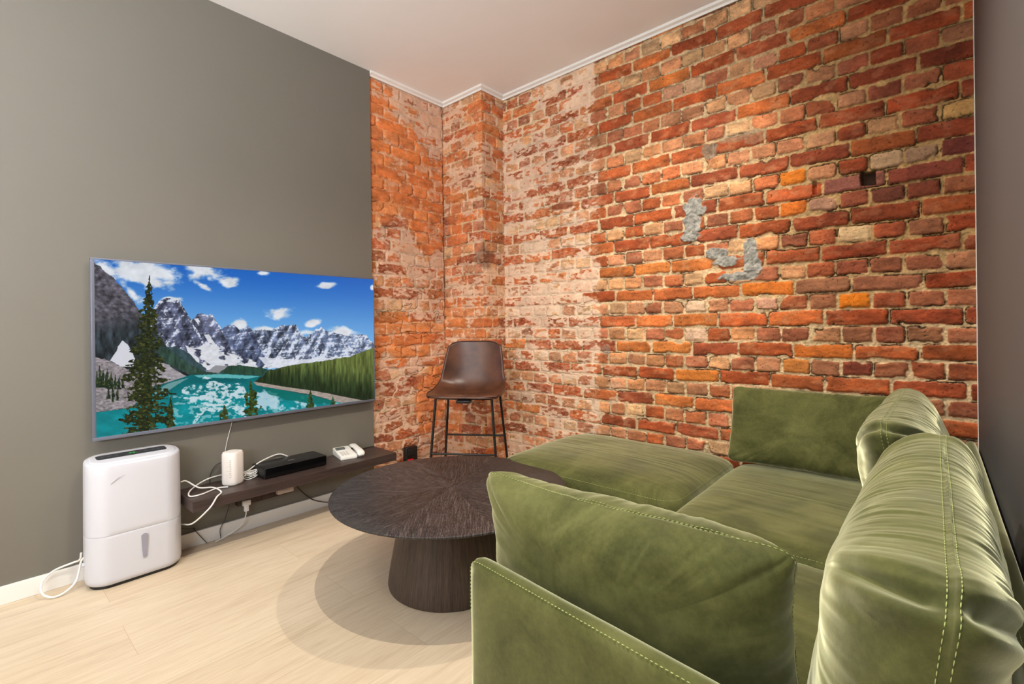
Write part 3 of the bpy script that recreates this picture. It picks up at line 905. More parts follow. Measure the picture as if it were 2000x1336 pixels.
# local frame: +Y to the back, +X to the viewer's right
def seat_shell():
    nu, nv = 48, 64
    # profile in the Y-Z plane, from the front edge up to the top of the back
    prof = np.array([(-0.215, 0.678), (-0.212, 0.690), (-0.17, 0.694), (-0.09, 0.678), (0.0, 0.668), (0.07, 0.672), (0.125, 0.70), (0.152, 0.755), (0.172, 0.83), (0.19, 0.91), (0.204, 0.985), (0.206, 1.010)])
    wid = np.array([0.200, 0.214, 0.232, 0.236, 0.232, 0.226, 0.216, 0.208, 0.200, 0.192, 0.180, 0.168])
    lift = np.array([-0.004, 0.000, 0.006, 0.020, 0.040, 0.058, 0.060, 0.040, 0.020, 0.008, 0.000, 0.0])    # sides rise out of the seat
    fwdc = np.array([0.0, 0.0, 0.0, 0.0, 0.0, 0.008, 0.030, 0.050, 0.050, 0.042, 0.034, 0.030])             # sides of the back wrap forward
    t0 = np.linspace(0, 1, len(prof)); t1 = np.linspace(0, 1, nv)
    def cr_(a):
        return np.array([float(np.interp(x, t0, a)) for x in t1])
    py, pz, pw, pl, pf = cr_(prof[:, 0]), cr_(prof[:, 1]), cr_(wid), cr_(lift), cr_(fwdc)
    ker = np.ones(7) / 7
    def smth(a):
        for _ in range(2):
            b = np.concatenate([[a[0]] * 3, a, [a[-1]] * 3]); a = np.convolve(b, ker, 'valid')
        return a
    py, pz, pw, pl, pf = [smth(a) for a in (py, pz, pw, pl, pf)]
    us = np.linspace(-1, 1, nu)
    def surf(off):
        P = np.zeros((nv, nu, 3))
        ty = np.gradient(py); tz = np.gradient(pz); ln = np.hypot(ty, tz)
        ny, nz = tz / ln, -ty / ln                         # outward (below / behind)
        for j, u in enumerate(us):
            e = abs(u) ** 2.4
            cor = np.ones(nv)
            end = np.minimum(np.linspace(0, 1, nv), np.linspace(1, 0, nv)) * 1.0
            x = u * pw
            # rounded corners at the top of the back and the front of the seat
            tip = abs(u) ** 5
            P[:, j, 0] = x
            P[:, j, 1] = py - pf * e + ny * off
            P[:, j, 2] = pz + pl * e + nz * off
            k = np.exp(-((np.linspace(0, 1, nv) - 1) / 0.06) ** 2)
            P[:, j, 2] -= k * tip * 0.022
            k = np.exp(-(np.linspace(0, 1, nv) / 0.06) ** 2)
            P[:, j, 1] += k * tip * 0.022
        return P
    th = 0.018
    A = surf(0.0); B = surf(th)
    # closed loop across the width: top surface then underside, with a rolled edge
    loop = []
    edge = lambda P, Q, side: [(P[:, side] * (1 - w) + Q[:, side] * w) + np.array([(1 if side else -1) * 0.009 * math.sin(math.pi * w), 0, 0]) for w in (0.25, 0.5, 0.75)]
    cols = [A[:, j] for j in range(nu)] + edge(A, B, -1) + [B[:, j] for j in range(nu - 1, -1, -1)] + [c * 1.0 for c in edge(B, A, 0)]
    # edge() with side 0 must bulge to -X
    P = np.stack(cols, 1)
    # rolled front and top ends
    mid = (A + B) / 2
    def cap_(idx, dirv):
        rows = []
        for w, s in ((0.8, 0.6), (0.45, 0.95), (0.15, 1.0)):
            base = P[idx]
            ctr = np.concatenate([mid[idx], np.repeat(mid[idx, -1:], 3, 0), mid[idx, ::-1], np.repeat(mid[idx, :1], 3, 0)])
            rows.append(ctr + (base - ctr) * w + np.array(dirv) * 0.009 * s)
        return rows
    f = cap_(0, (0, -0.8, -0.5)); b = cap_(-1, (0, 0.1, 1))
    P = np.concatenate([np.stack(f[::-1]), P, np.stack(b)], 0)
    o = grid_mesh('seat_shell', P, M['leather'], stool, closed_v=True, flip=True)
    me = o.data
    bm = bmesh.new(); bm.from_mesh(me)
    bmesh.ops.holes_fill(bm, edges=[e for e in bm.edges if e.is_boundary], sides=0)
    bmesh.ops.recalc_face_normals(bm, faces=bm.faces)
    bm.to_mesh(me); bm.free()
    return A
SA = seat_shell()
# seam piping around the shell's rim
rim = [tuple(SA[k, 0] + np.array([-0.004, 0, 0.001])) for k in range(0, 64, 2)] + [tuple(SA[-1, k] + np.array([0, -0.002, 0.008])) for k in range(2, 46, 3)] + [tuple(SA[k, -1] + np.array([0.004, 0, 0.001])) for k in range(63, -1, -2)]
bm = bmesh.new(); add_tube(bm, rim, 0.0028, 6)
obj('seam', bm, M['leather'], stool, smooth=True)
LEGS = {}
for (sgx, sgy) in ((-1, -1), (1, -1), (-1, 1), (1, 1)):
    top = Vector((sgx * 0.178, sgy * 0.150 - 0.01, 0.668)); bot = Vector((sgx * (0.228 if sgy < 0 else 0.236), sgy * 0.205 - 0.005, 0.0))
    LEGS[(sgx, sgy)] = (top, bot)
    bm = bmesh.new(); add_tube(bm, [top, bot], 0.0082, 12)
    add_lathe(bm, [(0, 0), (0.0105, 0), (0.0105, 0.006), (0.0082, 0.010)], 12, tuple(bot))
    obj('leg', bm, M['black_metal'], stool, auto=40)
def at_z(k, z):
    a, b = LEGS[k]; w = (a.z - z) / (a.z - b.z); return a + (b - a) * w
for nm, k1, k2, z in (('footrest', (-1, -1), (1, -1), 0.325), ('stretcher', (-1, 1), (1, 1), 0.365)):
    bm = bmesh.new(); add_tube(bm, [at_z(k1, z), at_z(k2, z)], 0.0068, 10)
    obj(nm, bm, M['black_metal'], stool, auto=40)
bm = bmesh.new()
q = [LEGS[k][0] for k in ((-1, -1), (1, -1), (1, 1), (-1, 1))]
for a, b in zip(q, q[1:] + q[:1]): add_tube(bm, [a + Vector((0, 0, -0.002)), b + Vector((0, 0, -0.002))], 0.008, 8)
add_box(bm, (-0.045, -0.175, 0.637), (0.045, -0.12, 0.655), 0.003)
obj('seat_frame', bm, M['black_metal'], stool, auto=40)

# ------------------------------------------------------------------ television
TVX = -2.826; TY0, TY1, TZ0, TZ1 = 0.376, 1.818, 0.622, 1.4425
M['tv_frame'] = mat_new('slate_grey_metal_frame', (108, 111, 124), 0.4, 0.25)
tv = thing('television', 'large wall-mounted flat screen television showing a mountain lake', 'television', (TVX, (TY0 + TY1) / 2, TZ0))
tvl = lambda o: (setattr(o, 'location', -Vector(tv.location)), o)[1]
bm = bmesh.new()
add_box(bm, (TVX - 0.030, TY0 + 0.002, TZ0 + 0.002), (TVX - 0.001, TY1 - 0.002, TZ1 - 0.002), 0.002)
tvl(obj('back_cover', bm, M['black_plastic'], tv))
bm = bmesh.new(); add_box(bm, (WL, TY0 + 0.45, TZ0 + 0.22), (TVX - 0.028, TY1 - 0.45, TZ1 - 0.25), 0.003)
tvl(obj('wall_bracket', bm, M['black_plastic'], tv))
bm = bmesh.new()
bz, bs, bt = 0.014, 0.012, 0.006
def frame_bar(lo, hi): add_box(bm, lo, hi, 0.0012)
frame_bar((TVX - 0.031, TY0 - 0.0015, TZ0 - 0.0015), (TVX + 0.002, TY1 + 0.0015, TZ0 + bz))
frame_bar((TVX - 0.031, TY0 - 0.0015, TZ1 - bt), (TVX + 0.002, TY1 + 0.0015, TZ1 + 0.0015))
frame_bar((TVX - 0.031, TY0 - 0.0015, TZ0 + bz), (TVX + 0.002, TY0 + bs, TZ1 - bt))
frame_bar((TVX - 0.031, TY1 - 0.004, TZ0 + bz), (TVX + 0.002, TY1 + 0.0015, TZ1 - bt))
tvl(obj('frame', bm, M['tv_frame'], tv, auto=40))

def tv_picture(NU=900, NV=506):
    # corners of the lit picture, measured in one enlarged view of the photograph
    src = np.array([(0, 0), (1, 0), (1, 1), (0, 1)], float)
    dst = np.array([(97, 88), (1841, 209), (1852, 953), (107, 1190)], float)
    A = []
    for (u, v), (x, y) in zip(src, dst):
        A.append([u, v, 1, 0, 0, 0, -x * u, -x * v, -x]); A.append([0, 0, 0, u, v, 1, -y * u, -y * v, -y])
    _, _, vt = np.linalg.svd(np.array(A)); Hm = vt[-1].reshape(3, 3)
    u, v = np.meshgrid(np.linspace(0, 1, NU), np.linspace(0, 1, NV), indexing='ij')
    ww = Hm[2, 0] * u + Hm[2, 1] * v + Hm[2, 2]
    X = (Hm[0, 0] * u + Hm[0, 1] * v + Hm[0, 2]) / ww
    Y = (Hm[1, 0] * u + Hm[1, 1] * v + Hm[1, 2]) / ww
    def poly(pts, jit=0, fr=0.02, seed=0):
        Xj = X + (fbm(X * fr, Y * fr, 4, seed) - 0.5) * 2 * jit; Yj = Y + (fbm(X * fr + 50, Y * fr, 4, seed + 1) - 0.5) * 2 * jit
        ins = np.zeros(X.shape, bool)
        n = len(pts); j = n - 1
        for i in range(n):
            xi, yi = pts[i]; xj, yj = pts[j]
            if yi != yj:
                c = ((yi > Yj) != (yj > Yj)) & (Xj < (xj - xi) * (Yj - yi) / (yj - yi) + xi)
                ins ^= c
            j = i
        return ins
    def pc(c): return np.array(c, float)
    img = np.zeros(X.shape + (3,))
    t = sst(40, 600, Y + (X - 97) * -0.05)[..., None]
    img[:] = pc((30, 100, 196)) * (1 - t) + pc((124, 186, 240)) * t
    def paint(m, c):
        nonlocal img
        m = np.asarray(m, float)
        if m.ndim == 2: m = m[..., None]
        img = img * (1 - m) + np.asarray(c, float) * m
    def blob(cx, cy, rx, ry, rot=0):
        c, s = math.cos(rot), math.sin(rot)
        dx, dy = X - cx, Y - cy
        return np.clip(1 - np.hypot((dx * c + dy * s) / rx, (-dx * s + dy * c) / ry), -1, 1)
    cl = np.maximum.reduce([blob(430, 165, 330, 105, 0.10), blob(160, 140, 130, 60, 0.5), blob(780, 165, 190, 62, 0.08), blob(770, 250, 80, 26, 0.45),
                            blob(940, 222, 95, 42, 0.1), blob(1255, 418, 85, 42), blob(1010, 492, 62, 48), blob(1465, 482, 55, 30), blob(1660, 540, 130, 34, 0.05),
                            blob(1150, 520, 110, 26), blob(1545, 248, 70, 26, -0.1), blob(1150, 172, 45, 16), blob(330, 300, 150, 40, 0.8), blob(560, 335, 90, 20), blob(1835, 262, 16, 22), blob(1430, 540, 60, 22)])
    f = cl * 1.0 + (fbm(X * 0.014, Y * 0.024, 5, 300) - 0.5) * 1.5 + 0.02
    m = sst(0.02, 0.62, f) * (cl > -0.8)
    shade = fbm(X * 0.02, Y * 0.03, 3, 303)[..., None]
    paint(m * 0.95, pc((250, 251, 255)) * (0.86 + 0.16 * shade))
    paint(Y > 770, (44, 84, 84))
    # far range
    def range_(pts, bottom, base, seed, snow, light):
        xs = np.array([p[0] for p in pts], float); ys = np.array([p[1] for p in pts], float)
        top = np.interp(X, xs, ys) + (fbm(X * 0.05, X * 0, 4, seed) - 0.5) * 26
        ins = (Y > top) & (X > xs[0]) & (X < xs[-1]) & (Y < bottom)
        dep = Y - top
        ridge = fbm(X * 0.030 + Y * 0.012, Y * 0.014 - X * 0.004, 5, seed + 3)
        strata = fbm(X * 0.012, Y * 0.10 + X * 0.010, 4, seed + 5)
        r = np.abs(ridge - 0.5) * 2
        dsl = fbm((X + 0.55 * Y) * 0.040, (Y - 0.4 * X) * 0.010, 4, seed + 8); dsr = fbm((X - 0.5 * Y) * 0.050, (Y + 0.4 * X) * 0.012, 4, seed + 12)
        val = 0.98 + 1.1 * (dsl - 0.5) + 0.8 * (dsr - 0.5) + 0.6 * (strata - 0.5) - 0.25 * (1 - r) ** 3
        c = pc(base) * np.clip(val, 0.42, 1.45)[..., None]
        sn = 0.9 * sst(snow - 0.06, snow + 0.08, 0.26 * strata + 0.40 * dsl + 0.34 * fbm(X * 0.10 + Y * 0.05, Y * 0.13 - X * 0.04, 3, seed + 9) + light(dep, X, Y))
        c = c * (1 - sn[..., None]) + pc((232, 238, 250)) * sn[..., None]
        paint(ins, c)
    range_([(1380, 600), (1470, 530), (1510, 505), (1550, 528), (1610, 548), (1680, 560), (1760, 552), (1800, 562), (1846, 612)], 760, (128, 146, 182), 320, 0.56, lambda d, x, y: 0.0004 * d + 0.06 * (d < 12))
    range_([(1080, 540), (1110, 522), (1210, 520), (1245, 505), (1310, 492), (1350, 490), (1380, 535), (1430, 580), (1500, 700)], 760, (124, 138, 170), 330, 0.58, lambda d, x, y: 0.0005 * d + 0.08 * (d < 14))
    range_([(870, 540), (930, 492), (965, 490), (1000, 530), (1060, 502), (1090, 530), (1130, 640), (1180, 720)], 760, (104, 116, 150), 340, 0.62, lambda d, x, y: 0.03 * (d < 12))
    range_([(690, 470), (730, 432), (765, 422), (832, 428), (880, 505), (930, 620), (980, 700)], 790, (112, 118, 148), 350, 0.63, lambda d, x, y: 0.06 * (d < 14))
    range_([(440, 420), (480, 372), (512, 336), (560, 326), (625, 338), (665, 405), (720, 500), (800, 640), (850, 760)], 800, (98, 104, 132), 360, 0.62, lambda d, x, y: 0.16 * (d < 24) + 0.00015 * d)
    # snow fans
    ins = poly([(655, 620), (720, 640), (800, 600), (720, 450), (735, 450), (850, 610), (930, 650), (1010, 680), (1100, 720), (1180, 748), (1140, 770), (1000, 765), (900, 790), (800, 770), (720, 715)], 12, 0.02, 370)
    rk = fbm(X * 0.018 + Y * 0.01, Y * 0.03 - X * 0.01, 4, 372)
    paint(ins * sst(0.64, 0.54, rk), pc((236, 238, 246)) * (0.88 + 0.14 * fbm(X * 0.05, Y * 0.09, 3, 373))[..., None])
    ins = poly([(1120, 690), (1250, 700), (1400, 712), (1600, 690), (1700, 690), (1520, 720), (1330, 745), (1180, 765)], 8, 0.03, 375)
    paint(ins * 0.85, (232, 236, 246))
    paint(poly([(780, 800), (850, 745), (930, 745), (940, 770), (880, 790)], 5, 0.03, 377), pc((150, 150, 156)))
    paint(poly([(660, 650), (740, 720), (800, 770), (720, 800), (560, 700), (560, 620), (620, 640)], 8, 0.03, 378), pc((58, 80, 86)) * (0.7 + 0.6 * fbm(X * 0.05, Y * 0.03, 3, 379))[..., None])
    # near dark mountain on the left
    ins = poly([(60, 100), (97, 108), (150, 150), (215, 205), (300, 295), (380, 405), (440, 500), (560, 640), (700, 740), (780, 785), (700, 810), (60, 820)], 10, 0.03, 380)
    st = fbm(X * 0.030 + Y * 0.03, Y * 0.055 - X * 0.03, 5, 381)
    c = pc((92, 88, 98)) * np.clip(0.35 + 1.3 * st, 0.3, 1.5)[..., None]
    dk = sst(430, 600, Y + 0.15 * X)[..., None]
    c = c * (1 - dk) + pc((48, 56, 62)) * np.clip(0.2 + 1.6 * fbm(X * 0.05, Y * 0.02, 4, 382), 0.3, 1.5)[..., None] * dk
    paint(ins, c)
    paint(poly([(470, 620), (560, 640), (700, 745), (800, 785), (690, 800), (560, 740), (500, 700)], 6, 0.04, 384), pc((52, 76, 66)) * (0.6 + 0.8 * fbm(X * 0.08, Y * 0.02, 3, 385))[..., None])
    # scree, snow patch and shore
    paint(poly([(60, 690), (105, 690), (200, 720), (330, 780), (460, 800), (480, 860), (330, 1000), (60, 1040)], 6, 0.05, 386), pc((150, 142, 146)) * (0.6 + 0.75 * fbm(X * 0.07, Y * 0.12, 4, 387))[..., None])
    paint(poly([(195, 712), (270, 590), (310, 620), (345, 700), (340, 750), (260, 745)], 7, 0.04, 388) * 0.95, (228, 228, 238))
    paint(poly([(500, 715), (560, 745), (680, 818), (560, 845), (480, 870), (470, 720)], 5, 0.05, 389), pc((170, 164, 170)) * (0.75 + 0.45 * fbm(X * 0.05, Y * 0.10, 3, 390))[..., None])
    # lake
    lake = poly([(455, 900), (560, 845), (700, 800), (900, 795), (1140, 808), (1090, 850), (1200, 885), (1450, 935), (1640, 975), (1860, 950), (1860, 1250), (60, 1250), (60, 1040), (330, 1005), (455, 960)], 0)
    c = pc((14, 138, 146)) * (0.82 + 0.34 * fbm(X * 0.012, Y * 0.03, 3, 400))[..., None]
    c = c * (1 - 0.25 * sst(1000, 820, Y)[..., None]) 
    paint(lake, c)
    paint(poly([(720, 805), (900, 798), (1130, 812), (1060, 826), (860, 822), (740, 818)], 3, 0.05, 402) * lake * 0.8, (120, 205, 205))
    rf = poly([(650, 905), (700, 860), (790, 822), (900, 850), (1010, 850), (1050, 900), (1100, 980), (1040, 1060), (900, 1010), (780, 1040), (700, 1108), (740, 1020), (660, 965)], 22, 0.02, 403)
    n_ = fbm(X * 0.020 + Y * 0.012, Y * 0.030 - X * 0.008, 4, 405)
    paint(rf * lake * sst(0.42, 0.56, 0.5 * n_ + 0.5 * fbm(X * 0.05, Y * 0.09, 3, 421)) * 0.9, (222, 232, 240))
    rf = poly([(1100, 890), (1180, 900), (1300, 950), (1420, 980), (1400, 1010), (1230, 1030), (1110, 1010)], 16, 0.03, 406)
    paint(rf * lake * sst(0.42, 0.56, n_) * 0.85, (200, 222, 236))
    paint(lake * sst(0.60, 0.66, fbm(X * 0.03, Y * 0.05, 4, 407)) * (X > 560) * (Y > 930) * 0.55, (190, 220, 228))
    paint(poly([(460, 915), (560, 850), (680, 822), (600, 870), (520, 920), (470, 940)], 5, 0.03, 408) * 0.7, (150, 176, 176))
    paint(poly([(1150, 880), (1300, 905), (1450, 935), (1640, 975), (1500, 985), (1300, 960), (1180, 920)], 6, 0.03, 409) * 0.75, (8, 108, 98))
    # dark trees at the far shore
    paint(poly([(870, 792), (930, 748), (1000, 742), (1180, 765), (1140, 806), (1000, 800)], 6, 0.05, 410), pc((44, 74, 58)) * (0.7 + 0.6 * fbm(X * 0.1, Y * 0.02, 3, 411))[..., None])
    paint(poly([(690, 790), (780, 780), (880, 792), (800, 800), (700, 802)], 3, 0.05, 412), (46, 72, 60))
    # right hand forest with its pale shore
    paint(poly([(1085, 845), (1250, 868), (1480, 900), (1700, 940), (1790, 962), (1640, 978), (1450, 925), (1200, 885), (1110, 868)], 2, 0.05, 413), pc((176, 162, 152)) * (0.8 + 0.3 * fbm(X * 0.06, Y * 0.2, 3, 414))[..., None])
    ins = poly([(1132, 825), (1180, 775), (1330, 742), (1520, 716), (1700, 690), (1860, 628), (1860, 958), (1760, 950), (1600, 915), (1450, 890), (1280, 868), (1150, 850)], 7, 0.06, 415)
    vs = fbm(X * 0.11, Y * 0.018, 3, 416)
    bot = 850 + (X - 1132) * 0.16
    tt_ = sst(200, 20, bot - Y + 70 * (vn(X * 0.09, X * 0, 417) - 0.5))[..., None]
    c = pc((98, 112, 58)) * (1 - tt_) + pc((38, 54, 32)) * tt_
    paint(poly([(1100, 846), (1132, 815), (1300, 850), (1500, 880), (1700, 925), (1860, 930), (1860, 962), (1770, 962), (1480, 905), (1250, 872)], 2, 0.05, 418), (36, 50, 32))
    paint(ins, c * (0.55 + 0.9 * vs)[..., None])
    # conifers
    def conifer(cx, top, base, hw, col_, seed, lean=0.0):
        h_ = (Y - top) / (base - top)
        xx = X - cx - lean * (Y - top)
        lay = vn(Y * 0.035, Y * 0 + np.sign(xx), seed) * 0.9 + vn(Y * 0.10, Y * 0 + np.sign(xx) * 2, seed + 1) * 0.6
        width = hw * np.clip(h_ * 1.35, 0, 1) ** 0.9 * (0.28 + 0.86 * lay)
        edge_ = (fbm(X * 0.06, Y * 0.08, 3, seed + 2) - 0.5) * hw * 0.7
        ins = (h_ > 0) & (h_ < 1) & (np.abs(xx) < np.maximum(width + edge_ * h_, 3))
        holes = fbm(X * 0.05, Y * 0.07, 3, seed + 5) > 0.36 + 0.10 * (np.abs(xx) < 0.3 * width)* -1
        c = pc(col_) * (0.35 + 1.3 * fbm(X * 0.09, Y * 0.11, 3, seed + 3))[..., None]
        br = sst(0.58, 0.70, fbm(X * 0.06 + 4, Y * 0.10, 3, seed + 4))[..., None]
        c = c * (1 - 0.5 * br) + pc((112, 112, 44)) * 0.5 * br
        paint(ins & (holes | (np.abs(xx) < 7)), c)
    k = 0
    for cx, tp, bs_, hw in ((128, 742, 880, 16), (150, 770, 880, 16), (175, 762, 885, 18), (200, 785, 890, 18), (225, 800, 890, 16), (250, 815, 890, 16), (272, 812, 885, 14), (112, 780, 880, 14), (183, 880, 950, 12), (210, 868, 968, 16), (240, 880, 960, 14)):
        conifer(cx, tp, bs_, hw, (34, 50, 36), 430 + 7 * k); k += 1
    conifer(1070, 838, 1060, 52, (52, 68, 30), 520); conifer(905, 990, 1092, 34, (50, 62, 30), 527)
    conifer(1447, 896, 1010, 24, (50, 70, 34), 534); conifer(1588, 940, 998, 20, (40, 74, 50), 541)
    conifer(568, 938, 1135, 34, (44, 56, 28), 548); conifer(440, 186, 1200, 138, (38, 46, 24), 555, lean=-0.035)
    return u, v, lin_np(np.clip(img, 0, 255))
def tv_screen():
    u, v, col = tv_picture()
    y0, y1, z0, z1 = TY0 + bs, TY1 - 0.004, TZ0 + bz, TZ1 - bt
    P = np.stack([np.full(u.shape, TVX), y0 + u * (y1 - y0), z1 - v * (z1 - z0)], -1)
    mt = mat_new('lit_screen', (5, 5, 5), 0.25, spec=0.3); t = NT(mt)
    at = t.n('ShaderNodeAttribute', attribute_name='paint')
    t.l(at.outputs['Color'], t.b.inputs['Emission Color'])
    t.b.inputs['Emission Strength'].default_value = 1.0
    o = grid_mesh('screen', P, mt, tv, col=col, smooth=False, flip=True)
    o['label'] = 'lit picture of snowy peaks, turquoise lake and tall conifer'
    tvl(o)
tv_screen()

# ------------------------------------------------------------------ shelf
M['shelf'] = mat_new('dark_brown_wood_effect', (62, 50, 46), 0.38, spec=0.5)
t = NT(M['shelf']); v = t.coord('Object', (60, 2.5, 60))
t.l(t.ramp(t.noise(v, 1.5, 4), [(0.3, lin((50, 40, 37))), (0.7, lin((76, 60, 54)))]), t.b.inputs['Base Color'])
SH = 0.305
bm = bmesh.new(); add_box(bm, (WL, 0.70, SH - 0.05), (-2.618, 1.838, SH), 0.002)
tag(obj('wall_shelf', bm, M['shelf']), 'long dark brown floating shelf on the grey wall under the television', 'shelf')

# ------------------------------------------------------------------ router
M['router'] = mat_new('warm_white_plastic', (232, 224, 216), 0.5)
M['grey_light'] = mat_new('light_grey_print', (196, 190, 184), 0.5)
RXY = (-2.772, 0.925)
router = thing('router', 'white upright rounded square router at the left of the shelf', 'router', (RXY[0], RXY[1], SH), R(28))
def rrect(w, d, r, n=8):
    pts = []
    for (cx, cy, a0) in ((w / 2 - r, d / 2 - r, 0), (-w / 2 + r, d / 2 - r, 90), (-w / 2 + r, -d / 2 + r, 180), (w / 2 - r, -d / 2 + r, 270)):
        for k in range(n + 1):
            a = R(a0 + 90 * k / n); pts.append((cx + r * math.cos(a), cy + r * math.sin(a)))
    return pts
def prism(bm, layers):
    """layers: list of (pts, z)"""
    rings = [[bm.verts.new((x, y, z)) for x, y in pts] for pts, z in layers]
    n = len(rings[0])
    for a, b in zip(rings[:-1], rings[1:]):
        for k in range(n): bm.faces.new((a[k], a[(k + 1) % n], b[(k + 1) % n], b[k]))
    bm.faces.new(rings[0][::-1]); bm.faces.new(rings[-1])
bm = bmesh.new()
W_ = 0.089
prism(bm, [(rrect(W_ - 0.014, W_ - 0.014, 0.026), 0.0), (rrect(W_ - 0.006, W_ - 0.006, 0.030), 0.003), (rrect(W_ - 0.002, W_ - 0.002, 0.031), 0.008), (rrect(W_, W_, 0.032), 0.02), (rrect(W_, W_, 0.032), 0.158), (rrect(W_ - 0.003, W_ - 0.003, 0.031), 0.163)])
obj('housing', bm, M['router'], router, auto=45)
bm = bmesh.new()
prism(bm, [(rrect(W_ - 0.007, W_ - 0.007, 0.029), 0.162), (rrect(W_ - 0.006, W_ - 0.006, 0.029), 0.166), (rrect(W_ - 0.010, W_ - 0.010, 0.027), 0.169), (rrect(W_ - 0.03, W_ - 0.03, 0.02), 0.1705)])
obj('lid', bm, M['router'], router, auto=45)
bm = bmesh.new()      # small raised pattern of dots and marks on the front
for k in range(9):
    z = 0.045 + k * 0.011
    add_box(bm, (0.020, -W_ / 2 - 0.0006, z), (0.030, -W_ / 2 + 0.001, z + 0.003))
    if k % 2: add_box(bm, (0.006, -W_ / 2 - 0.0006, z), (0.014, -W_ / 2 + 0.001, z + 0.002))
obj('indicator_marks', bm, M['grey_light'], router)['label'] = 'faint grey marks on the front'

# ------------------------------------------------------------------ soundbar-like box
bx = thing('media_box', 'long black box lying on the shelf right of the white router', 'media player', (-2.782, 1.232, SH), R(90.5))
bm = bmesh.new(); add_box(bm, (-0.176, -0.078, 0.003), (0.176, 0.085, 0.058), 0.003, 3)
obj('housing', bm, M['black_plastic'], bx, auto=40)
bm = bmesh.new(); add_box(bm, (-0.173, -0.0805, 0.005), (0.173, -0.076, 0.0565), 0.0015)
obj('front_panel', bm, M['black_gloss'], bx)['label'] = 'glossy black front'
bm = bmesh.new()
bm.free()
for x in (-0.15, 0.15):
    for y in (-0.055, 0.065):
        bm = bmesh.new(); add_box(bm, (x - 0.01, y - 0.01, 0.0), (x + 0.01, y + 0.01, 0.004))
        obj('foot', bm, M['black_plastic'], bx)
bm = bmesh.new()
for k, wd in enumerate((0.005, 0.003, 0.006, 0.004, 0.005)):
    add_box(bm, (-0.018 + k * 0.0075, -0.012, 0.058), (-0.018 + k * 0.0075 + wd, -0.007, 0.0584))
obj('emblem', bm, M['grey_light'], bx)['label'] = 'small pale mark on the top'

# ------------------------------------------------------------------ telephone
ph = thing('telephone', 'white corded telephone with its handset on the right end of the shelf', 'telephone', (-2.795, 1.580, SH), R(78))
M['phone'] = mat_new('phone_white_plastic', (232, 230, 222), 0.4)
bm = bmesh.new()
# wedge body: front (toward -Y) low, back high
w2, d2 = 0.055, 0.088
prof = [(-d2, 0.0), (-d2, 0.014), (-d2 + 0.010, 0.022), (0.02, 0.034), (d2 - 0.012, 0.046), (d2, 0.042), (d2, 0.0)]
L_ = [bm.verts.new((-w2, y, z)) for y, z in prof]; R_ = [bm.verts.new((w2 - 0.01, y, z)) for y, z in prof]
for k in range(len(prof)): bm.faces.new((L_[k], L_[(k + 1) % len(prof)], R_[(k + 1) % len(prof)], R_[k]))
bm.faces.new(L_[::-1]); bm.faces.new(R_)
bmesh.ops.bevel(bm, geom=list(bm.edges), offset=0.003, segments=2, affect='EDGES')
obj('body', bm, M['phone'], ph, auto=40)
def slope_z(y): return float(np.interp(y, [p[0] for p in prof[1:6]], [p[1] for p in prof[1:6]]))
for r_ in range(4):
    for c_ in range(3):
        x = -0.034 + c_ * 0.017; y = -0.064 + r_ * 0.017
        bm = bmesh.new(); z = slope_z(y)
        add_box(bm, (x - 0.0055, y - 0.005, z - 0.004), (x + 0.0055, y + 0.005, z + 0.0032), 0.0012)
        obj('key', bm, M['grey_light'], ph)
bm = bmesh.new(); add_box(bm, (-0.046, 0.030, 0.034), (0.008, 0.062, 0.0465), 0.0015, mtx=Matrix.Rotation(R(0), 4, 'X'))
obj('display', bm, mat_new('grey_display', (92, 98, 96), 0.2), ph)
bm = bmesh.new()
hp = [(-0.092, 0.026), (-0.085, 0.036), (-0.055, 0.046), (0.0, 0.053), (0.05, 0.056), (0.082, 0.054), (0.092, 0.042)]
P = []
for k, (y, z) in enumerate(hp):
    ww_ = [0.014, 0.023, 0.021, 0.018, 0.020, 0.023, 0.015][k]; hh_ = [0.006, 0.012, 0.011, 0.010, 0.011, 0.013, 0.007][k]
    P.append([(0.072 + ww_ * np.sign(math.cos(a)) * abs(math.cos(a)) ** 0.7, y, z - 0.012 + hh_ * np.sign(math.sin(a)) * abs(math.sin(a)) ** 0.7) for a in np.linspace(0, 2 * math.pi, 16, endpoint=False)])
rings = [[bm.verts.new(p) for p in r_] for r_ in P]
for a, b in zip(rings[:-1], rings[1:]):
    for k in range(16): bm.faces.new((a[k], a[(k + 1) % 16], b[(k + 1) % 16], b[k]))
bm.faces.new(rings[0][::-1]); bm.faces.new(rings[-1])
obj('handset', bm, M['phone'], ph, smooth=True)
bm = bmesh.new()
add_box(bm, (0.046, -0.070, 0.0), (0.096, 0.075, 0.018), 0.004)
obj('cradle', bm, M['phone'], ph, auto=40)

# ------------------------------------------------------------------ dehumidifier
DX, DY = -2.779, 0.512
dh = thing('dehumidifier', 'white plastic dehumidifier with rounded ends standing before the grey wall', 'dehumidifier', (DX, DY, 0), R(90))
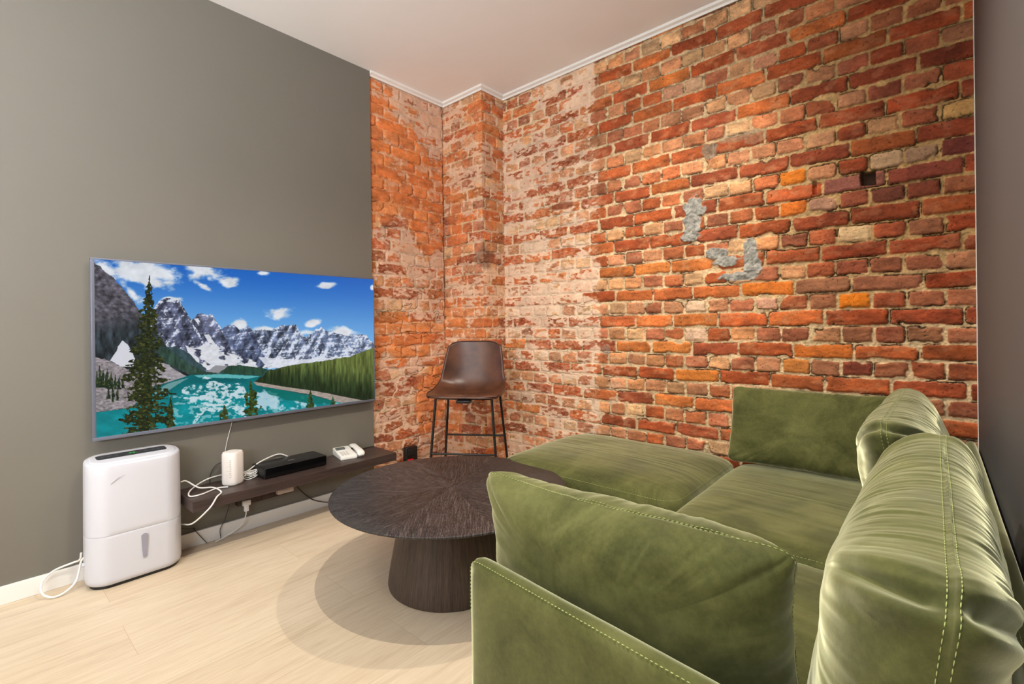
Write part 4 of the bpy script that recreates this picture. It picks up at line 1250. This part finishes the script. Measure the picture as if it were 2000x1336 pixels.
# local: X along the wall (world Y), -Y faces the room (world +X)
DW, DD, DH = 0.352, 0.182, 0.548
def stadium(w, d, r, bow=0.012, n=10):
    pts = rrect(w, d, r, n)
    out = []
    for x, y in pts:
        k = 1 - (abs(x) / (w / 2)) ** 2
        out.append((x, y + (bow * k if y > 0 else -bow * k)))
    return out
M['dh_white'] = mat_new('dehumidifier_white', (206, 206, 212), 0.32)
SPL = 0.228
def ring(w, z, tilt=0.0): return [(x, y, z + tilt * (-y)) for x, y in w]
def body_part(name, lays, mat, parent=dh, label=None):
    bm = bmesh.new()
    rings = [[bm.verts.new((x, y, z + (zs(y) if zs else 0))) for x, y in pts] for pts, z, zs in lays]
    n = len(rings[0])
    for a, b in zip(rings[:-1], rings[1:]):
        for k in range(n): bm.faces.new((a[k], a[(k + 1) % n], b[(k + 1) % n], b[k]))
    bm.faces.new(rings[0][::-1]); bm.faces.new(rings[-1])
    o = obj(name, bm, mat, parent, auto=40)
    if label: o['label'] = label
    return o
body_part('base', [(stadium(DW - 0.030, DD - 0.03, 0.062), 0.0, None), (stadium(DW - 0.024, DD - 0.024, 0.066), 0.016, None)], M['black_plastic'], label='dark foot under the white body')
tl = lambda y: 0.10 * y      # the lid falls a little to the front
body_part('water_tank', [(stadium(DW - 0.018, DD - 0.018, 0.068), 0.0145, None), (stadium(DW - 0.006, DD - 0.006, 0.074), 0.020, None), (stadium(DW, DD, 0.076), 0.034, None), (stadium(DW, DD, 0.076), 0.045, None), (stadium(DW, DD, 0.076), SPL - 0.012, None), (stadium(DW, DD, 0.076), SPL - 0.001, None), (stadium(DW - 0.0016, DD - 0.0016, 0.076), SPL, None)], M['dh_white'])
body_part('housing', [(stadium(DW - 0.0016, DD - 0.0016, 0.076), SPL + 0.001, None), (stadium(DW, DD, 0.076), SPL + 0.002, None), (stadium(DW, DD, 0.076), SPL + 0.02, None), (stadium(DW - 0.003, DD - 0.003, 0.076), 0.50, tl), (stadium(DW - 0.004, DD - 0.004, 0.076), 0.534, tl), (stadium(DW - 0.008, DD - 0.008, 0.075), 0.5405, tl), (stadium(DW - 0.016, DD - 0.016, 0.072), 0.5435, tl)], M['dh_white'])
body_part('lid', [(stadium(DW - 0.034, DD - 0.040, 0.052, 0.008), 0.541, tl), (stadium(DW - 0.044, DD - 0.050, 0.048, 0.008), 0.5475, tl), (stadium(DW - 0.052, DD - 0.058, 0.045, 0.008), 0.5485, tl)], M['dh_white'])
pan = body_part('control_panel', [(rrect(0.258, 0.060, 0.016), 0.545, lambda y: tl(y + 0.005)), (rrect(0.258, 0.060, 0.016), 0.5502, lambda y: tl(y + 0.005))], mat_new('dark_grey_control_strip', (52, 54, 58), 0.3), label='dark grey strip with touch buttons')
pan.location = (-0.003, 0.012, 0)
gm = mat_new('green_led', (10, 30, 12), 0.4, emit=(60, 230, 80), estr=1.4)
bm = bmesh.new()
add_box(bm, (-0.018, -0.007, 0.5495), (0.018, 0.007, 0.5512), 0.0006)
dsp = obj('display', bm, mat_new('dark_green_display', (20, 60, 28), 0.3, emit=(20, 110, 40), estr=0.5), pan); dsp['label'] = 'small green lit display'
# two seven-segment digits (48)
bm = bmesh.new()
segs = {'5': 'acdfg', '0': 'abcdef'}
def digit(ch, x0):
    w_, h_, t_ = 0.006, 0.010, 0.0012; y0 = -0.005
    S_ = {'a': (0, h_ - t_, w_, h_), 'g': (0, h_ / 2 - t_ / 2, w_, h_ / 2 + t_ / 2), 'd': (0, 0, w_, t_), 'f': (0, h_ / 2, t_, h_), 'e': (0, 0, t_, h_ / 2), 'b': (w_ - t_, h_ / 2, w_, h_), 'c': (w_ - t_, 0, w_, h_ / 2)}
    for q in segs[ch]:
        a = S_[q]; add_box(bm, (x0 + a[0], y0 + a[1], 0.5511), (x0 + a[2], y0 + a[3], 0.5517))
digit('5', -0.010); digit('0', 0.003)
obj('digits', bm, gm, pan)
for k, x in enumerate((-0.108, -0.083, -0.056, 0.052, 0.076, 0.100)):
    bm = bmesh.new(); add_lathe(bm, [(0.0, 0.5505), (0.006, 0.5505), (0.006, 0.5510), (0.0, 0.5510)], 16, (x, 0, 0))
    obj('button', bm, mat_new('grey_button', (112, 116, 122), 0.4) if k == 0 else bpy.data.materials['grey_button'], pan)
# air grille line, level window and scratch on the front
def front_y(x): return -(DD / 2 + 0.012 * (1 - (abs(x) / (DW / 2)) ** 2))
M['smoke'] = mat_new('smoky_grey_window', (150, 148, 160), 0.2)
bm = bmesh.new()
pts = []
for k in range(9):
    a = math.pi * k / 8; pts.append((0.0125 * math.cos(a), 0.190 + 0.012 * math.sin(a)))
for k in range(9):
    a = math.pi + math.pi * k / 8; pts.append((0.0075 * math.cos(a), 0.102 + 0.007 * math.sin(a)))
fy = front_y(0.018)
A_ = [bm.verts.new((0.018 + x, fy + 0.004, z)) for x, z in pts]; B_ = [bm.verts.new((0.018 + x, fy - 0.0012, z)) for x, z in pts]
for k in range(len(pts)): bm.faces.new((A_[k], A_[(k + 1) % len(pts)], B_[(k + 1) % len(pts)], B_[k]))
bm.faces.new(A_[::-1]); bm.faces.new(B_)
obj('level_window', bm, M['smoke'], dh)['label'] = 'narrow grey tapered water level window'
bm = bmesh.new()
add_tube(bm, [(-0.098, front_y(-0.098) - 0.0003, 0.452), (-0.084, front_y(-0.084) - 0.0004, 0.463), (-0.068, front_y(-0.068) - 0.0004, 0.476)], 0.0010, 5)
add_tube(bm, [(-0.068, front_y(-0.068) - 0.0003, 0.474), (-0.050, front_y(-0.05) - 0.0003, 0.482)], 0.0006, 5)
obj('scratch', bm, mat_new('scratch_grey', (150, 148, 145), 0.7), dh)
# drain spigot at the lower left end
bm = bmesh.new(); add_tube(bm, [(-DW / 2 - 0.008, -0.01, 0.105), (-DW / 2 + 0.004, -0.01, 0.105)], 0.009, 12)
obj('spigot', bm, M['dh_white'], dh, auto=40)

# ------------------------------------------------------------------ cables and plugs
def cable(name, label, pts, r, mat, cat='cable', n=10):
    bm = bmesh.new(); add_tube(bm, spline(pts, n), r, 8)
    o = obj(name, bm, mat, smooth=True); tag(o, label, cat)
    return o
pc_ = cable('power_cord', 'white cord looped on the floor',
      [(-2.80, 0.330, 0.150), (-2.81, 0.326, 0.118), (-2.835, 0.303, 0.104), (-2.840, 0.246, 0.091), (-2.825, 0.208, 0.062), (-2.795, 0.207, 0.026), (-2.770, 0.235, 0.008), (-2.768, 0.270, 0.012), (-2.78, 0.305, 0.034), (-2.80, 0.322, 0.072), (-2.805, 0.329, 0.108), (-2.80, 0.338, 0.125)], 0.0042, M['white_cable'])
del pc_['category']
pc_.parent = dh
pc_.matrix_parent_inverse = (Matrix.Translation((DX, DY, 0)) @ Matrix.Rotation(R(90), 4, 'Z')).inverted()
S1 = SH + 0.0045
cable('white_cable', 'thick white cable looping from behind the dehumidifier to the router',
      [(-2.80, 0.700, S1 + 0.055), (-2.80, 0.725, S1 + 0.052), (-2.77, 0.77, S1 + 0.015), (-2.76, 0.83, S1 + 0.002), (-2.66, 0.835, S1), (-2.612, 0.80, S1 - 0.004), (-2.600, 0.765, S1 - 0.045), (-2.66, 0.715, 0.195), (-2.76, 0.702, 0.165), (-2.84, 0.693, 0.155)], 0.0038, M['white_cable'])
cable('white_cable', 'thin white cable curling over the left end of the shelf behind the router',
      [(-2.72, 0.885, S1), (-2.74, 0.84, S1), (-2.70, 0.76, S1), (-2.71, 0.715, S1), (-2.77, 0.73, S1 + 0.008), (-2.83, 0.79, S1 + 0.02), (-2.85, 0.85, S1 + 0.03), (-2.855, 0.93, S1 + 0.03), (-2.855, 1.0, S1 + 0.02)], 0.0034, M['white_cable'])
cable('white_cable', 'white cable running from the router up behind the black box',
      [(-2.84, 0.96, S1 + 0.005), (-2.83, 1.02, S1 + 0.03), (-2.845, 1.09, S1 + 0.06), (-2.872, 1.19, S1 + 0.075), (-2.874, 1.24, S1 + 0.06), (-2.874, 1.28, S1 + 0.03)], 0.0036, M['white_cable'])
bm = bmesh.new()
for k in range(6):
    cx, cy = -2.795 - 0.004 * (k % 3), 1.020 + 0.004 * (k % 2)
    rr_ = 0.034 - 0.0035 * (k % 4)
    pts = [(cx + rr_ * 0.85 * math.cos(a), cy + rr_ * math.sin(a), S1 + 0.003 + 0.0055 * k + 0.004 * math.sin(a * 2 + k)) for a in np.linspace(0, 2 * math.pi, 22)]
    add_tube(bm, pts, 0.0022, 6)
tag(obj('cable_coil', bm, M['white_cable'], smooth=True), 'small coil of thin white cable between router and black box', 'cable')
cable('black_cable', 'thin black cable arching up behind the router at the shelf end',
      [(-2.86, 0.845, S1 - 0.002), (-2.865, 0.85, S1 + 0.045), (-2.865, 0.875, S1 + 0.085), (-2.862, 0.915, S1 + 0.095), (-2.86, 0.95, S1 + 0.07), (-2.86, 0.96, S1 + 0.02), (-2.86, 0.965, S1)], 0.0022, M['black_plastic'])
cable('black_cable', 'thin black cable lying on the right end of the shelf by the telephone',
      [(-2.82, 1.665, SH + 0.012), (-2.845, 1.69, SH + 0.003), (-2.862, 1.74, SH + 0.003), (-2.870, 1.80, SH + 0.003), (-2.862, 1.832, SH + 0.003)], 0.0022, M['black_plastic'])
cable('black_cable', 'black cable sagging from under the shelf middle down to the floor',
      [(-2.868, 1.245, 0.252), (-2.866, 1.29, 0.19), (-2.860, 1.36, 0.10), (-2.852, 1.42, 0.055), (-2.845, 1.52, 0.020), (-2.845, 1.62, 0.006), (-2.85, 1.74, 0.004)], 0.0028, M['black_plastic'])
cable('black_cable', 'thin black cable hanging beside the white plug under the shelf',
      [(-2.862, 0.945, 0.252), (-2.862, 0.935, 0.17), (-2.862, 0.915, 0.10), (-2.858, 0.890, 0.055), (-2.858, 0.892, 0.005)], 0.0018, M['black_plastic'])
cable('black_cable', 'short black cable dangling right beside the dehumidifier above the baseboard',
      [(-2.862, 0.66, 0.14), (-2.862, 0.735, 0.105), (-2.862, 0.775, 0.092), (-2.858, 0.765, 0.10), (-2.858, 0.79, 0.06), (-2.852, 0.825, 0.004)], 0.0016, M['black_plastic'])
cable('thin_cable', 'hair-thin white cable hanging from the television to the shelf',
      [(-2.868, 0.965, 0.66), (-2.872, 0.955, 0.60), (-2.874, 0.935, 0.52), (-2.874, 0.92, 0.44), (-2.874, 0.915, 0.36), (-2.874, 0.905, SH + 0.002)], 0.0014, M['white_cable'])
# power strip under the shelf
ps = thing('power_strip', 'dark brown power strip fixed to the wall under the shelf', 'power strip', (WL, 1.115, 0.17))
M['strip'] = mat_new('dark_brown_plastic', (58, 38, 34), 0.45)
bm = bmesh.new(); add_box(bm, (0.0, -0.145, -0.018), (0.038, 0.145, 0.018), 0.004, 3)
obj('housing', bm, M['strip'], ps, auto=40)
for y in (-0.105, -0.035, 0.035, 0.105):
    bm = bmesh.new()
    add_lathe(bm, [(0.0, 0.0375), (0.0145, 0.0375), (0.0155, 0.0395), (0.017, 0.0395), (0.017, 0.036)], 24)
    bmesh.ops.transform(bm, matrix=Matrix.Translation((0.0, y, 0)) @ Matrix.Rotation(R(90), 4, 'Y'), verts=bm.verts)
    obj('socket', bm, M['black_plastic'], ps, auto=40)
pl = thing('plug', 'white plug pushed into the left of the power strip', 'plug', (WL + 0.038, 1.01, 0.170))
bm = bmesh.new()
add_box(bm, (0.0, -0.020, -0.018), (0.026, 0.020, 0.012), 0.005, 3)
add_box(bm, (0.004, -0.012, -0.050), (0.022, 0.012, -0.012), 0.005, 3)
obj('plug_body', bm, M['white_plastic'], pl, auto=40)
bm = bmesh.new(); add_tube(bm, spline([(0.013, 0, -0.045), (0.012, -0.004, -0.075), (0.010, -0.016, -0.105), (0.008, -0.035, -0.125), (0.006, -0.07, -0.145), (0.004, -0.11, -0.160), (0.006, -0.15, -0.167)], 8), 0.0032, 8)
obj('cord', bm, M['white_cable'], pl, smooth=True)
ad = thing('power_adapter', 'pale pinkish white adapter in the right of the power strip', 'adapter', (WL + 0.040, 1.215, 0.182))
bm = bmesh.new(); add_box(bm, (0.0, -0.045, -0.014), (0.032, 0.045, 0.016), 0.004, 3)
obj('housing', bm, mat_new('pinkish_white_plastic', (206, 188, 186), 0.45), ad, auto=40)
bm = bmesh.new(); add_box(bm, (0.031, -0.02, -0.004), (0.0335, 0.02, 0.006), 0.001)
obj('label_panel', bm, M['grey_light'], ad)

# small black gadget low on the brick wall
gd = thing('wall_socket_device', 'small black plastic device with a red button low on the brick wall', 'device', (STUB_X + 0.012, 2.135, 0.17))
bm = bmesh.new()
add_box(bm, (0.0, -0.050, -0.075), (0.045, 0.050, 0.075), 0.008, 3)
obj('housing', bm, M['black_plastic'], gd, auto=40)
bm = bmesh.new(); add_box(bm, (0.040, -0.040, 0.018), (0.058, 0.026, 0.064), 0.006, 3)
obj('cover_flap', bm, M['black_plastic'], gd, auto=40)
bm = bmesh.new(); add_box(bm, (0.042, -0.046, -0.038), (0.060, 0.004, -0.006), 0.006, 3)
obj('button', bm, M['red'], gd, auto=40)['label'] = 'bright red button'

# ------------------------------------------------------------------ recessed downlights
M['diffuser'] = mat_new('lit_diffuser', (255, 250, 240), 0.5, emit=(255, 232, 200), estr=4.0)
def downlight(x, y, label):
    rt = thing('ceiling_light', label, 'ceiling light', (x, y, CEIL), 0, 'recessed ceiling lights')
    bm = bmesh.new(); add_lathe(bm, [(0.030, -0.001), (0.044, -0.004), (0.048, -0.001), (0.048, 0.0), (0.030, 0.0)], 32)
    obj('trim_ring', bm, M['trim'], rt, smooth=False)
    bm = bmesh.new(); add_lathe(bm, [(0.0, -0.0015), (0.029, -0.0015), (0.029, 0.0), (0.0, 0.0)], 24)
    obj('diffuser', bm, M['diffuser'], rt)
for (x, y, *_), lb in zip(LAMPS, ('recessed ceiling light nearest the brick wall', 'recessed ceiling light above the seat of the sofa', 'recessed ceiling light behind the camera nearer the sofa side', 'recessed ceiling light behind the camera nearer the television wall')):
    downlight(x, y, lb)
